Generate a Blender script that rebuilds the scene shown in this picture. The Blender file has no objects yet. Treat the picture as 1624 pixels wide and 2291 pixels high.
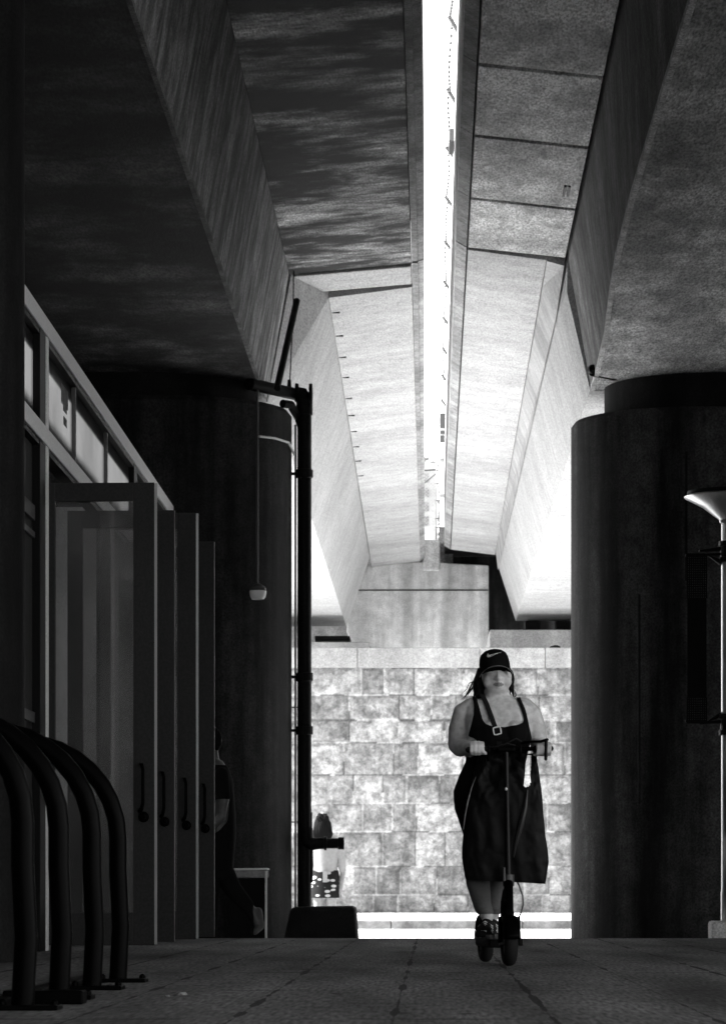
import bpy, bmesh, math, random
from mathutils import Vector, Matrix, noise
random.seed(7)
C = bpy.context.scene.collection
SC = bpy.context.scene
F = 7460.0          # focal length in units of a 1624-wide picture
CX, CY, CAMZ = 965.0, 1995.0, 0.41

# ------------------------------------------------------------------ camera
cam_d = bpy.data.cameras.new("camera")
cam = bpy.data.objects.new("camera", cam_d); C.objects.link(cam)
cam.location = (0, 0, CAMZ); cam.rotation_euler = (math.radians(90), 0, 0)
cam_d.sensor_fit = 'HORIZONTAL'; cam_d.sensor_width = 24.0
cam_d.lens = F / 1624 * 24.0
cam_d.shift_x = (812 - CX) / 1624
cam_d.shift_y = (CY - 1145.5) / 1624
cam_d.clip_start = 0.1; cam_d.clip_end = 2000
cam_d.dof.use_dof = True; cam_d.dof.focus_distance = 19.5; cam_d.dof.aperture_fstop = 11
SC.camera = cam

# ------------------------------------------------------------------ sky, sun, exposure
SUN_DIR = Vector((-0.87, 0.06, 0.50)).normalized()
w = bpy.data.worlds.new("World"); SC.world = w; w.use_nodes = True
nt = w.node_tree; bg = nt.nodes["Background"]
sky = nt.nodes.new("ShaderNodeTexSky"); sky.sky_type = 'NISHITA'; sky.sun_disc = False
sky.sun_elevation = math.asin(SUN_DIR.z)
sky.sun_rotation = math.atan2(SUN_DIR.x, SUN_DIR.y) % (2 * math.pi)
bw = nt.nodes.new("ShaderNodeRGBToBW")
nt.links.new(sky.outputs[0], bw.inputs[0]); nt.links.new(bw.outputs[0], bg.inputs[0])
bg.inputs[1].default_value = 0.11
sl = bpy.data.lights.new("sun", 'SUN'); sl.energy = 5.0; sl.angle = math.radians(0.6); sl.color = (1, 1, 1)
sun = bpy.data.objects.new("sun", sl); C.objects.link(sun)
sun.rotation_euler = SUN_DIR.to_track_quat('Z', 'Y').to_euler(); sun.location = (-30, -10, 30)
SC.view_settings.view_transform = 'Standard'; SC.view_settings.look = 'None'
SC.view_settings.exposure = 2.85; SC.view_settings.gamma = 1.0
SC.render.engine = 'CYCLES'
SC.cycles.max_bounces = 8; SC.cycles.diffuse_bounces = 6; SC.cycles.transparent_max_bounces = 12
SC.cycles.sample_clamp_indirect = 2.5
SC.cycles.use_denoising = True; SC.cycles.use_adaptive_sampling = False
SC.cycles.caustics_reflective = False; SC.cycles.caustics_refractive = False

# ------------------------------------------------------------------ helpers
def V(x, y, d): return Vector(((x - CX) * d / F, d, CAMZ + (CY - y) * d / F))
def gd(y): return CAMZ * F / (y - CY)

class MB:
    def __init__(s): s.v = []; s.f = []; s.m = []
    def add(s, vs, fs, mi=0):
        b = len(s.v); s.v += [tuple(p) for p in vs]
        for f in fs: s.f.append(tuple(i + b for i in f)); s.m.append(mi)
    def box(s, x0, x1, y0, y1, z0, z1, mi=0):
        vs = [(x0,y0,z0),(x1,y0,z0),(x1,y1,z0),(x0,y1,z0),(x0,y0,z1),(x1,y0,z1),(x1,y1,z1),(x0,y1,z1)]
        s.add(vs, [(0,3,2,1),(4,5,6,7),(0,1,5,4),(1,2,6,5),(2,3,7,6),(3,0,4,7)], mi)
    def loft(s, rings, cap=True, close=True, mi=0):
        n = len(rings[0]); vs = [p for r in rings for p in r]; fs = []
        for i in range(len(rings) - 1):
            for j in range(n if close else n - 1):
                k = (j + 1) % n
                fs.append((i*n+j, i*n+k, (i+1)*n+k, (i+1)*n+j))
        if cap:
            fs.append(tuple(reversed(range(n)))); fs.append(tuple(range((len(rings)-1)*n, len(rings)*n)))
        s.add(vs, fs, mi)
    def tube(s, pts, rad, seg=12, round_ends=False, mi=0):
        pts = [Vector(p) for p in pts]
        if not isinstance(rad, (list, tuple)): rad = [rad] * len(pts)
        if round_ends:
            d0 = (pts[0] - pts[1]).normalized(); d1 = (pts[-1] - pts[-2]).normalized()
            P = []; R = []
            for a in (85, 60, 30): P.append(pts[0] + d0 * rad[0] * math.sin(math.radians(a))); R.append(rad[0] * math.cos(math.radians(a)))
            P += pts; R += list(rad)
            for a in (30, 60, 85): P.append(pts[-1] + d1 * rad[-1] * math.sin(math.radians(a))); R.append(rad[-1] * math.cos(math.radians(a)))
            pts, rad = P, R
        rings = []; up = None
        for i, p in enumerate(pts):
            a = pts[max(i-1, 0)]; b = pts[min(i+1, len(pts)-1)]
            t = (b - a).normalized()
            if up is None:
                up = t.orthogonal().normalized()
            up = (up - t * up.dot(t)).normalized(); sd = t.cross(up)
            rings.append([p + (up * math.cos(2*math.pi*k/seg) + sd * math.sin(2*math.pi*k/seg)) * rad[i] for k in range(seg)])
        s.loft(rings, mi=mi)
    def ball(s, c, r, seg=20, rings=12, rot=None, mi=0):
        c = Vector(c); r = r if isinstance(r, (list, tuple)) else (r, r, r); R = []
        for i in range(rings + 1):
            th = math.pi * min(max(i / rings, 0.01), 0.99)
            ring = []
            for k in range(seg):
                p = Vector((r[0]*math.sin(th)*math.cos(2*math.pi*k/seg), r[1]*math.sin(th)*math.sin(2*math.pi*k/seg), -r[2]*math.cos(th)))
                if rot is not None: p = rot @ p
                ring.append(c + p)
            R.append(ring)
        s.loft(R, mi=mi)
    def lathe(s, c, prof, seg=32, axis='Z', cap=True, mi=0):
        R = []
        for r, h in prof:
            ring = []
            for k in range(seg):
                a = 2*math.pi*k/seg; u, v = r*math.cos(a), r*math.sin(a)
                q = (u, v, h) if axis == 'Z' else ((u, h, v) if axis == 'Y' else (h, u, v))
                ring.append(Vector(c) + Vector(q))
            R.append(ring)
        s.loft(R, cap=cap, mi=mi)
    def prism(s, poly, y0, y1, mi=0):        # poly of (x, z), extruded along Y
        s.loft([[(x, y0, z) for x, z in poly], [(x, y1, z) for x, z in poly]], mi=mi)
    def build(s, name, mat, parent=None, smooth=False, bevel=0, autosmooth=None):
        me = bpy.data.meshes.new(name); me.from_pydata(s.v, [], s.f)
        for m in (mat if isinstance(mat, (list, tuple)) else [mat]): me.materials.append(m)
        for p, mi in zip(me.polygons, s.m): p.material_index = mi
        bm = bmesh.new(); bm.from_mesh(me); bmesh.ops.recalc_face_normals(bm, faces=bm.faces)
        bm.to_mesh(me); bm.free()
        o = bpy.data.objects.new(name, me); C.objects.link(o)
        if smooth:
            me.shade_smooth()
            me.set_sharp_from_angle(angle=math.radians(autosmooth or 40))
        if bevel:
            b = o.modifiers.new("bevel", 'BEVEL'); b.width = bevel; b.segments = 2; b.limit_method = 'ANGLE'; b.angle_limit = math.radians(40)
        if parent is not None: put(o, parent)
        return o

def put(o, parent):
    o.parent = parent; o.matrix_parent_inverse = Matrix.Translation(-Vector(parent.location)) if parent.type == 'EMPTY' else Matrix.Identity(4)

def tag(o, label=None, cat=None, group=None, kind=None):
    for k, v in (('label', label), ('category', cat), ('group', group), ('kind', kind)):
        if v: o[k] = v
    return o
def thing(name, label, cat, loc=(0, 0, 0), group=None):
    o = bpy.data.objects.new(name, None); C.objects.link(o); o.location = loc; o.empty_display_size = 0.2
    return tag(o, label, cat, group)

# ------------------------------------------------------------------ materials (all greys)
def newmat(name):
    m = bpy.data.materials.new(name); m.use_nodes = True
    nt = m.node_tree; b = nt.nodes["Principled BSDF"]
    return m, nt, b
def plain(name, v, rough=0.6, metal=0.0, spec=None, speck=0.12, scale=90):
    m, nt, b = newmat(name)
    tc = nt.nodes.new("ShaderNodeTexCoord"); n = nt.nodes.new("ShaderNodeTexNoise"); n.inputs["Scale"].default_value = scale
    n.inputs["Detail"].default_value = 3
    nt.links.new(tc.outputs["Object"], n.inputs["Vector"])
    mr = nt.nodes.new("ShaderNodeMapRange"); mr.inputs[1].default_value = 0.3; mr.inputs[2].default_value = 0.7
    mr.inputs[3].default_value = v * (1 - speck); mr.inputs[4].default_value = v * (1 + speck)
    nt.links.new(n.outputs[0], mr.inputs[0]); nt.links.new(mr.outputs[0], b.inputs["Base Color"])
    b.inputs["Roughness"].default_value = rough; b.inputs["Metallic"].default_value = metal
    if spec is not None: b.inputs["Specular IOR Level"].default_value = spec
    return m

def conc(name, lo, hi, stretch=(1, 1, 1), scale=1.5, detail=8, p0=0.35, p1=0.68, speck=0.55, sscale=55, sst=(1, 1, 1), blotch=0.35, bscale=0.5, bump=0.15, rough=0.85, dist=0.0, drips=None, mid=0.35, midst=(1, 1, 1)):
    """concrete: streaky noise between two greys, large stains and a fine grain"""
    m, nt, b = newmat(name); L = nt.links
    tc = nt.nodes.new("ShaderNodeTexCoord")
    mp = nt.nodes.new("ShaderNodeMapping"); mp.inputs["Scale"].default_value = stretch
    L.new(tc.outputs["Object"], mp.inputs["Vector"])
    n1 = nt.nodes.new("ShaderNodeTexNoise"); n1.inputs["Scale"].default_value = scale; n1.inputs["Detail"].default_value = detail
    n1.inputs["Roughness"].default_value = 0.62; n1.inputs["Distortion"].default_value = dist
    L.new(mp.outputs[0], n1.inputs["Vector"])
    mr = nt.nodes.new("ShaderNodeMapRange"); mr.interpolation_type = 'SMOOTHSTEP'
    mr.inputs[1].default_value = p0; mr.inputs[2].default_value = p1; mr.inputs[3].default_value = lo; mr.inputs[4].default_value = hi
    L.new(n1.outputs[0], mr.inputs[0])
    n2 = nt.nodes.new("ShaderNodeTexNoise"); n2.inputs["Scale"].default_value = bscale; n2.inputs["Detail"].default_value = 5
    L.new(tc.outputs["Object"], n2.inputs["Vector"])
    m2 = nt.nodes.new("ShaderNodeMapRange"); m2.inputs[1].default_value = 0.3; m2.inputs[2].default_value = 0.7
    m2.inputs[3].default_value = 1 - blotch; m2.inputs[4].default_value = 1 + blotch * 0.6
    L.new(n2.outputs[0], m2.inputs[0])
    n3 = nt.nodes.new("ShaderNodeTexNoise"); n3.inputs["Scale"].default_value = sscale; n3.inputs["Detail"].default_value = 3
    mp3 = nt.nodes.new("ShaderNodeMapping"); mp3.inputs["Scale"].default_value = sst; L.new(tc.outputs["Object"], mp3.inputs["Vector"]); L.new(mp3.outputs[0], n3.inputs["Vector"])
    m3 = nt.nodes.new("ShaderNodeMapRange"); m3.inputs[1].default_value = 0.3; m3.inputs[2].default_value = 0.7
    m3.inputs[3].default_value = 1 - speck; m3.inputs[4].default_value = 1 + speck
    L.new(n3.outputs[0], m3.inputs[0])
    a = nt.nodes.new("ShaderNodeMath"); a.operation = 'MULTIPLY'; L.new(mr.outputs[0], a.inputs[0]); L.new(m2.outputs[0], a.inputs[1])
    c = nt.nodes.new("ShaderNodeMath"); c.operation = 'MULTIPLY'; L.new(a.outputs[0], c.inputs[0]); L.new(m3.outputs[0], c.inputs[1])
    mpm = nt.nodes.new("ShaderNodeMapping"); mpm.inputs["Scale"].default_value = midst; L.new(tc.outputs["Object"], mpm.inputs["Vector"])
    n4 = nt.nodes.new("ShaderNodeTexNoise"); n4.inputs["Scale"].default_value = 5.5; n4.inputs["Detail"].default_value = 9; n4.inputs["Roughness"].default_value = 0.7
    L.new(mpm.outputs[0], n4.inputs["Vector"])
    m4 = nt.nodes.new("ShaderNodeMapRange"); m4.inputs[1].default_value = 0.36; m4.inputs[2].default_value = 0.64; m4.inputs[3].default_value = 1 - mid; m4.inputs[4].default_value = 1 + mid
    L.new(n4.outputs[0], m4.inputs[0])
    c2 = nt.nodes.new("ShaderNodeMath"); c2.operation = 'MULTIPLY'; L.new(c.outputs[0], c2.inputs[0]); L.new(m4.outputs[0], c2.inputs[1]); c = c2
    out = c
    if drips:                                  # vertical run-off stains
        md = nt.nodes.new("ShaderNodeMapping"); md.inputs["Scale"].default_value = drips[0]
        L.new(tc.outputs["Object"], md.inputs["Vector"])
        nd = nt.nodes.new("ShaderNodeTexNoise"); nd.inputs["Scale"].default_value = 1.0; nd.inputs["Detail"].default_value = 6
        L.new(md.outputs[0], nd.inputs["Vector"])
        rd = nt.nodes.new("ShaderNodeMapRange"); rd.inputs[1].default_value = 0.42; rd.inputs[2].default_value = 0.66
        rd.inputs[3].default_value = 1.0; rd.inputs[4].default_value = drips[1]
        L.new(nd.outputs[0], rd.inputs[0])
        e = nt.nodes.new("ShaderNodeMath"); e.operation = 'MULTIPLY'; L.new(c.outputs[0], e.inputs[0]); L.new(rd.outputs[0], e.inputs[1]); out = e
    L.new(out.outputs[0], b.inputs["Base Color"])
    bp = nt.nodes.new("ShaderNodeBump"); bp.inputs["Strength"].default_value = bump; bp.inputs["Distance"].default_value = 0.02
    L.new(n3.outputs[0], bp.inputs["Height"]); L.new(bp.outputs[0], b.inputs["Normal"])
    b.inputs["Roughness"].default_value = rough; b.inputs["Specular IOR Level"].default_value = 0.2
    return m

M = {}
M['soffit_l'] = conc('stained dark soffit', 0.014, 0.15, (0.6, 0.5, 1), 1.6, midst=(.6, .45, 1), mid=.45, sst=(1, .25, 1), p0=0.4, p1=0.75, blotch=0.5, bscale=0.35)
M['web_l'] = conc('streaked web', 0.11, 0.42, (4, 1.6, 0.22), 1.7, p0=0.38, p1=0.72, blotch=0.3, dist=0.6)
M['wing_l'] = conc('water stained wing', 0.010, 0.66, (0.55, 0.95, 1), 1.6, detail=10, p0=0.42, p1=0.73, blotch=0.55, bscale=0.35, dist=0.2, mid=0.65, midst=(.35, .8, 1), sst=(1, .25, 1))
M['wing_r'] = conc('mottled wing', 0.42, 0.78, (1, 0.6, 1), 1.3, blotch=0.35, bscale=0.7, mid=0.32, midst=(1, .35, 1), sst=(1, .25, 1))
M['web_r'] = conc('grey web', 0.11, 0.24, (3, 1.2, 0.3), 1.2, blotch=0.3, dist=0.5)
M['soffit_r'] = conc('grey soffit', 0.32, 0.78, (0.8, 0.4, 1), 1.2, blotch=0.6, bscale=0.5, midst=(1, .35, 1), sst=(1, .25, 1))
M['fascia'] = conc('fascia', 0.16, 0.30, (1, 0.4, 1), 1.5, blotch=0.2)
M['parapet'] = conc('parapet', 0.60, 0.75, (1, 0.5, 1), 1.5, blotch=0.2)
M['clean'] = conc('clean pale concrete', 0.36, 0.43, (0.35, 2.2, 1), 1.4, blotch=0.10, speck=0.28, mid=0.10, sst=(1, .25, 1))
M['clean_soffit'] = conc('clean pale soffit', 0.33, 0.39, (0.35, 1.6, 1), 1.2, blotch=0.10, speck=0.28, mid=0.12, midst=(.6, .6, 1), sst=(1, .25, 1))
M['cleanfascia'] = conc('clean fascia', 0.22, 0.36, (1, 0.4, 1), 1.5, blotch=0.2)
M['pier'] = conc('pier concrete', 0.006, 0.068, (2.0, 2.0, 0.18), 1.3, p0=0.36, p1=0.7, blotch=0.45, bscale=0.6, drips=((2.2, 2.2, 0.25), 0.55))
M['pier_left'] = conc('pier concrete, dark', 0.005, 0.036, (2.0, 2.0, 0.18), 1.3, blotch=0.45, bscale=0.6)  # darker copy of the pier concrete, left pier's shade put into the colour
M['pier_dark'] = conc('pier concrete, sooty', 0.003, 0.012, (2.0, 2.0, 0.18), 1.3, blotch=0.45, bscale=0.6)  # near-black tone puts the shade of the pier necks into the colour
M['abut'] = conc('abutment', 0.70, 0.88, (1.6, 1.6, 0.35), 1.4, p0=0.38, p1=0.66, blotch=0.15, bscale=0.8, drips=((3.0, 3.0, 0.25), 0.62), mid=0.16, speck=0.3)
M['coping'] = conc('coping', 0.36, 0.46, (1.0, 1.0, 0.35), 1.6, blotch=0.12, drips=((1.6, 1.6, 0.25), 0.7), mid=0.14, speck=0.28)
M['road'] = conc('pale road', 0.52, 0.60, (1, 1, 1), 2.0, blotch=0.06, speck=0.1, mid=0.08)
M['kerb'] = conc('kerb stone', 0.16, 0.22, (1, 1, 1), 2.0, blotch=0.1, speck=0.15)
M['block'] = conc('dark block', 0.005, 0.014, (1, 1, 1), 2.0)
M['black'] = plain('black paint', 0.004, 0.5, spec=0.1)
M['blackgloss'] = plain('glossy black paint', 0.0012, 0.4, spec=0.03)
M['iron'] = plain('black iron', 0.006, 0.6, spec=0.1, speck=0.5, scale=30)
M['darkmetal'] = plain('dark satin metal', 0.05, 0.5)
M['doorframe'] = plain('door frame', 0.028, 0.5, spec=0.12, speck=0.2, scale=60)
M['rail'] = plain('pale aluminium', 0.70, 0.5, speck=0.15)
M['steel'] = plain('galvanised steel', 0.45, 0.32, metal=0.9)
M['lampsteel'] = plain('brushed steel', 0.40, 0.28, metal=1.0)
M['dark_in'] = plain('interior dark', 0.05, 0.9)
M['darkcloth'] = plain('black cloth', 0.012, 0.9, spec=0.15)
M['jersey'] = plain('black jersey', 0.006, 0.95, spec=0.08)
M['plasticbag'] = plain('black plastic bag', 0.0025, 0.45, spec=0.10)
M['plasticsheen'] = plain('plastic sheen', 0.02, 0.4, spec=0.3)
M['rubber'] = plain('rubber', 0.012, 0.8, spec=0.2)
M['stem'] = plain('worn black stem', 0.008, 0.4, spec=0.2)
M['leg_dark'] = plain('dark lower legs', 0.11, 0.7, spec=0.2)
M['hair'] = plain('dark hair', 0.006, 0.6, spec=0.2)
M['hairlight'] = plain('brown hair', 0.10, 0.5)
M['white'] = plain('white', 0.75, 0.5, speck=0.05)
M['whitecloth'] = plain('white cloth', 0.62, 0.9, speck=0.06)
M['greyshirt'] = plain('pale skin', 0.5, 0.7)

def skinmat(name, v):
    m, nt, b = newmat(name)
    tc = nt.nodes.new("ShaderNodeTexCoord"); n = nt.nodes.new("ShaderNodeTexNoise"); n.inputs["Scale"].default_value = 35; n.inputs["Detail"].default_value = 4
    nt.links.new(tc.outputs["Object"], n.inputs["Vector"])
    mr = nt.nodes.new("ShaderNodeMapRange"); mr.inputs[1].default_value = 0.3; mr.inputs[2].default_value = 0.7; mr.inputs[3].default_value = v*0.80; mr.inputs[4].default_value = v*1.18
    nt.links.new(n.outputs[0], mr.inputs[0]); nt.links.new(mr.outputs[0], b.inputs["Base Color"])
    b.inputs["Roughness"].default_value = 0.5; b.inputs["Specular IOR Level"].default_value = 0.4
    return m
M['skin'] = skinmat('skin', 0.62)
M['lips'] = skinmat('lips', 0.24)
M['brow'] = skinmat('brow', 0.05)
M['skinpale'] = skinmat('pale skin', 0.17)
M['blouse'] = plain('white blouse', 0.21, 0.9, speck=0.1, scale=30)

def glassmat(name, dust, transp, gloss, streak=True, tr=0.5):
    m = bpy.data.materials.new(name); m.use_nodes = True; nt = m.node_tree; L = nt.links
    for n in list(nt.nodes): nt.nodes.remove(n)
    out = nt.nodes.new("ShaderNodeOutputMaterial")
    t = nt.nodes.new("ShaderNodeBsdfTransparent"); tl = nt.nodes.new("ShaderNodeBsdfTranslucent"); df = nt.nodes.new("ShaderNodeBsdfDiffuse")
    g = nt.nodes.new("ShaderNodeBsdfGlossy"); g.inputs["Roughness"].default_value = 0.05
    tl.inputs[0].default_value = (dust,)*3 + (1,); df.inputs[0].default_value = (dust*0.6,)*3 + (1,)
    t.inputs[0].default_value = (transp,)*3 + (1,)
    tc = nt.nodes.new("ShaderNodeTexCoord"); mp = nt.nodes.new("ShaderNodeMapping"); mp.inputs["Scale"].default_value = (1.5, 0.9, 0.8)
    L.new(tc.outputs["Object"], mp.inputs["Vector"])
    n = nt.nodes.new("ShaderNodeTexNoise"); n.inputs["Scale"].default_value = 1.4; n.inputs["Detail"].default_value = 7; L.new(mp.outputs[0], n.inputs["Vector"])
    mr = nt.nodes.new("ShaderNodeMapRange"); mr.inputs[1].default_value = 0.4; mr.inputs[2].default_value = 0.65; mr.inputs[3].default_value = max(0, tr - 0.08); mr.inputs[4].default_value = min(1, tr + 0.08)
    L.new(n.outputs[0], mr.inputs[0])
    m1 = nt.nodes.new("ShaderNodeMixShader"); m1.inputs[0].default_value = 0.25; L.new(tl.outputs[0], m1.inputs[1]); L.new(df.outputs[0], m1.inputs[2])
    m2 = nt.nodes.new("ShaderNodeMixShader"); L.new(mr.outputs[0], m2.inputs[0]); L.new(t.outputs[0], m2.inputs[1]); L.new(m1.outputs[0], m2.inputs[2])
    m3 = nt.nodes.new("ShaderNodeMixShader"); m3.inputs[0].default_value = gloss; L.new(m2.outputs[0], m3.inputs[1]); L.new(g.outputs[0], m3.inputs[2])
    L.new(m3.outputs[0], out.inputs[0])
    return m
M['transom'] = glassmat('dusty transom glass', 0.17, 0.6, 0.03, tr=0.82)
M['doorglass'] = glassmat('door glass', 0.5, 0.85, 0.05, tr=0.2)
M['seal'] = glassmat('translucent seal', 0.9, 0.9, 0.02, tr=0.95)

# pavement: slabs with worn, dashed joints
def pavemat():
    m, nt, b = newmat('pavement slabs'); L = nt.links
    tc = nt.nodes.new("ShaderNodeTexCoord"); sx = nt.nodes.new("ShaderNodeSeparateXYZ"); L.new(tc.outputs["Object"], sx.inputs[0])
    def math_(op, a, bb=None, cc=None):
        n = nt.nodes.new("ShaderNodeMath"); n.operation = op
        for i, q in enumerate((a, bb, cc)):
            if q is None: continue
            if isinstance(q, (int, float)): n.inputs[i].default_value = q
            else: L.new(q, n.inputs[i])
        return n.outputs[0]
    def noise_(scale, st=(1, 1, 1), det=5):
        mp = nt.nodes.new("ShaderNodeMapping"); mp.inputs["Scale"].default_value = st; L.new(tc.outputs["Object"], mp.inputs["Vector"])
        n = nt.nodes.new("ShaderNodeTexNoise"); n.inputs["Scale"].default_value = scale; n.inputs["Detail"].default_value = det
        L.new(mp.outputs[0], n.inputs["Vector"]); return n.outputs[0]
    def rng(v, a, bq, c, d):
        n = nt.nodes.new("ShaderNodeMapRange"); L.new(v, n.inputs[0])
        for i, q in enumerate((a, bq, c, d)): n.inputs[i+1].default_value = q
        return n.outputs[0]
    X, Y = sx.outputs[0], sx.outputs[1]
    wob = math_('MULTIPLY', math_('SUBTRACT', noise_(0.7), 0.5), 0.014)
    u = math_('ADD', X, wob)
    fx = math_('ABSOLUTE', math_('SUBTRACT', math_('FRACT', math_('DIVIDE', math_('ADD', u, 10.165 - 0.0), 0.515)), 0.5))   # 0 at joints
    fx = math_('MULTIPLY', fx, 0.515)
    width = rng(noise_(1.1, (1.5, 1, 1), 3), 0.46, 0.60, 0.000, 0.017)
    jx = math_('LESS_THAN', fx, width)
    thin = math_('MULTIPLY', math_('LESS_THAN', fx, 0.0035), 0.55)
    jx = math_('MAXIMUM', jx, thin)
    fy = math_('ABSOLUTE', math_('SUBTRACT', math_('FRACT', math_('DIVIDE', math_('ADD', Y, math_('MULTIPLY', wob, 1.5)), 3.05)), 0.5))
    fy = math_('MULTIPLY', fy, 3.05)
    jy = math_('MULTIPLY', math_('LESS_THAN', fy, 0.035), rng(noise_(2.0, (1, 0.3, 1), 4), 0.42, 0.6, 0.0, 0.9))
    j = math_('MAXIMUM', jx, jy)
    base = rng(noise_(2.2, (1, 0.12, 1), 9), 0.32, 0.68, 0.05, 0.20)
    spk = rng(noise_(60, (1, 0.08, 1), 3), 0.3, 0.7, 0.35, 1.65)
    spots = rng(noise_(3.5, (1, 0.4, 1), 2), 0.69, 0.72, 1.0, 0.3)
    cr = nt.nodes.new("ShaderNodeTexVoronoi"); cr.feature = 'DISTANCE_TO_EDGE'; cr.inputs["Scale"].default_value = 0.45
    mpv = nt.nodes.new("ShaderNodeMapping"); L.new(tc.outputs["Object"], mpv.inputs["Vector"])
    vadd = nt.nodes.new("ShaderNodeVectorMath"); vadd.operation = 'ADD'; L.new(mpv.outputs[0], vadd.inputs[0])
    nn = nt.nodes.new("ShaderNodeTexNoise"); nn.inputs["Scale"].default_value = 1.3; L.new(tc.outputs["Object"], nn.inputs["Vector"]); L.new(nn.outputs[1], vadd.inputs[1])
    L.new(vadd.outputs[0], cr.inputs["Vector"])
    crk = rng(cr.outputs[0], 0.0, 0.008, 0.75, 1.0)
    c = math_('MULTIPLY', math_('MULTIPLY', math_('MULTIPLY', base, spk), spots), crk)
    c = math_('MULTIPLY', c, rng(j, 0, 1, 1.0, 0.10))
    L.new(c, b.inputs["Base Color"])
    bp = nt.nodes.new("ShaderNodeBump"); bp.inputs["Strength"].default_value = 0.35; bp.inputs["Distance"].default_value = 0.01
    L.new(math_('SUBTRACT', noise_(25, (1, 1, 1), 5), math_('MULTIPLY', j, 0.8)), bp.inputs["Height"]); L.new(bp.outputs[0], b.inputs["Normal"])
    b.inputs["Roughness"].default_value = 0.8; b.inputs["Specular IOR Level"].default_value = 0.25
    return m
M['pave'] = pavemat()

# stone: per-block shade in a colour attribute, mottled by noise
def stonemat():
    m, nt, b = newmat('rock-faced stone'); L = nt.links
    at = nt.nodes.new("ShaderNodeAttribute"); at.attribute_name = 'stone'
    tc = nt.nodes.new("ShaderNodeTexCoord")
    def nz(scale, st=(1, 1, 1), det=8, dist=0.0, rough=0.65):
        mp = nt.nodes.new("ShaderNodeMapping"); mp.inputs["Scale"].default_value = st; L.new(tc.outputs["Object"], mp.inputs["Vector"])
        n = nt.nodes.new("ShaderNodeTexNoise"); n.inputs["Scale"].default_value = scale; n.inputs["Detail"].default_value = det; n.inputs["Distortion"].default_value = dist
        n.inputs["Roughness"].default_value = rough
        L.new(mp.outputs[0], n.inputs["Vector"]); return n.outputs[0]
    def rng(v, a, bq, c, d):
        n = nt.nodes.new("ShaderNodeMapRange"); L.new(v, n.inputs[0])
        for i, q in enumerate((a, bq, c, d)): n.inputs[i+1].default_value = q
        return n.outputs[0]
    def mul(a, c):
        n = nt.nodes.new("ShaderNodeMath"); n.operation = 'MULTIPLY'; L.new(a, n.inputs[0]); L.new(c, n.inputs[1]); return n.outputs[0]
    v = mul(at.outputs["Fac"], rng(nz(3.0, dist=0.25), 0.40, 0.60, 0.58, 1.14))
    v = mul(v, rng(nz(11, dist=0.3, rough=0.75), 0.38, 0.62, 0.55, 1.22))
    v = mul(v, rng(nz(1.0, (2.6, 2.6, 0.35)), 0.45, 0.66, 1.06, 0.70))
    v = mul(v, rng(nz(30, det=3), 0.3, 0.7, 0.86, 1.14))
    L.new(v, b.inputs["Base Color"]); b.inputs["Roughness"].default_value = 0.9; b.inputs["Specular IOR Level"].default_value = 0.2
    bp = nt.nodes.new("ShaderNodeBump"); bp.inputs["Strength"].default_value = 0.6; bp.inputs["Distance"].default_value = 0.03
    L.new(nz(9), bp.inputs["Height"]); L.new(bp.outputs[0], b.inputs["Normal"])
    return m
M['stone'] = stonemat()

# ================================================================== SETTING
PAVE_END = 29.1
mb = MB(); mb.box(-14, 14, -30, PAVE_END, -0.16, 0.0)
tag(mb.build('pavement', M['pave'], bevel=0.015), kind='structure')
mb = MB(); mb.add([(-400, -200, -0.17), (400, -200, -0.17), (400, 700, -0.17), (-400, 700, -0.17)], [(0, 1, 2, 3)])
tag(mb.build('ground', M['road']), kind='structure')
mb = MB(); mb.add([(-60, PAVE_END, -0.12), (60, PAVE_END, -0.12), (60, 46.6, -0.12), (-60, 46.6, -0.12)], [(0, 1, 2, 3)])
tag(mb.build('road', M['road']), kind='structure')
mb = MB(); x = -30.0
while x < 30:
    mb.box(x, x + 1.83, 46.6, 46.9, -0.16, 0.0); x += 1.84
tag(mb.build('kerb', M['kerb'], bevel=0.012), kind='structure')
mb = MB(); mb.box(-60, 60, 46.9, 63.2, -0.16, 0.0)
tag(mb.build('footpath', M['road']), kind='structure')

# ------------------------------------------------------------------ retaining wall of coursed stone
WY = 63.0
wall = thing('retaining_wall', 'pale rock-faced stone retaining wall under both bridge ends', 'wall', (0, WY, 0))
zs = [0.0]; tops = [2003, 1940, 1862, 1797, 1735, 1662, 1612, 1556, 1495]
for y in tops: zs.append(CAMZ + (CY - y) * WY / F)
rows = []
rr = random.Random(3)
for i in range(len(zs) - 1):
    x = -8.0 + rr.random(); cuts = []
    while x < 8: cuts.append(x); x += rr.choice((0.45, 0.55, 0.62, 0.7, 0.85, 0.95))
    rows.append((zs[i], zs[i+1], cuts, [0.22 + 0.20 * rr.random() for _ in cuts], [rr.uniform(-0.02, 0.03) for _ in cuts]))
def stone_at(x, z):
    for z0, z1, cuts, sh, pr in rows:
        if z < z1 or z1 == rows[-1][1]:
            k = 0
            for i, c in enumerate(cuts):
                if c <= x: k = i
                else: break
            x0 = cuts[k]; x1 = cuts[k+1] if k + 1 < len(cuts) else x0 + 1
            dx = min(x - x0, x1 - x); dz = min(z - z0, z1 - z); e = min(dx, dz)
            dome = min(1.0, max(0.0, (e - 0.012) / 0.07)); dome = dome * (2 - dome)
            n = noise.fractal(Vector((x * 2.6, z * 2.6, k * 3.1)), 1.0, 2.0, 5)
            h = dome * (0.035 + pr[k] + 0.05 * n)
            mortar = e < 0.014
            return h, ((0.52 if noise.noise(Vector((x * 1.3, z * 1.3, 7))) > -0.05 else 0.14) if mortar else sh[k])
xs0, xs1, nx, nz_ = -4.2, 4.2, 330, 190
vs = []; cols = []
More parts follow.
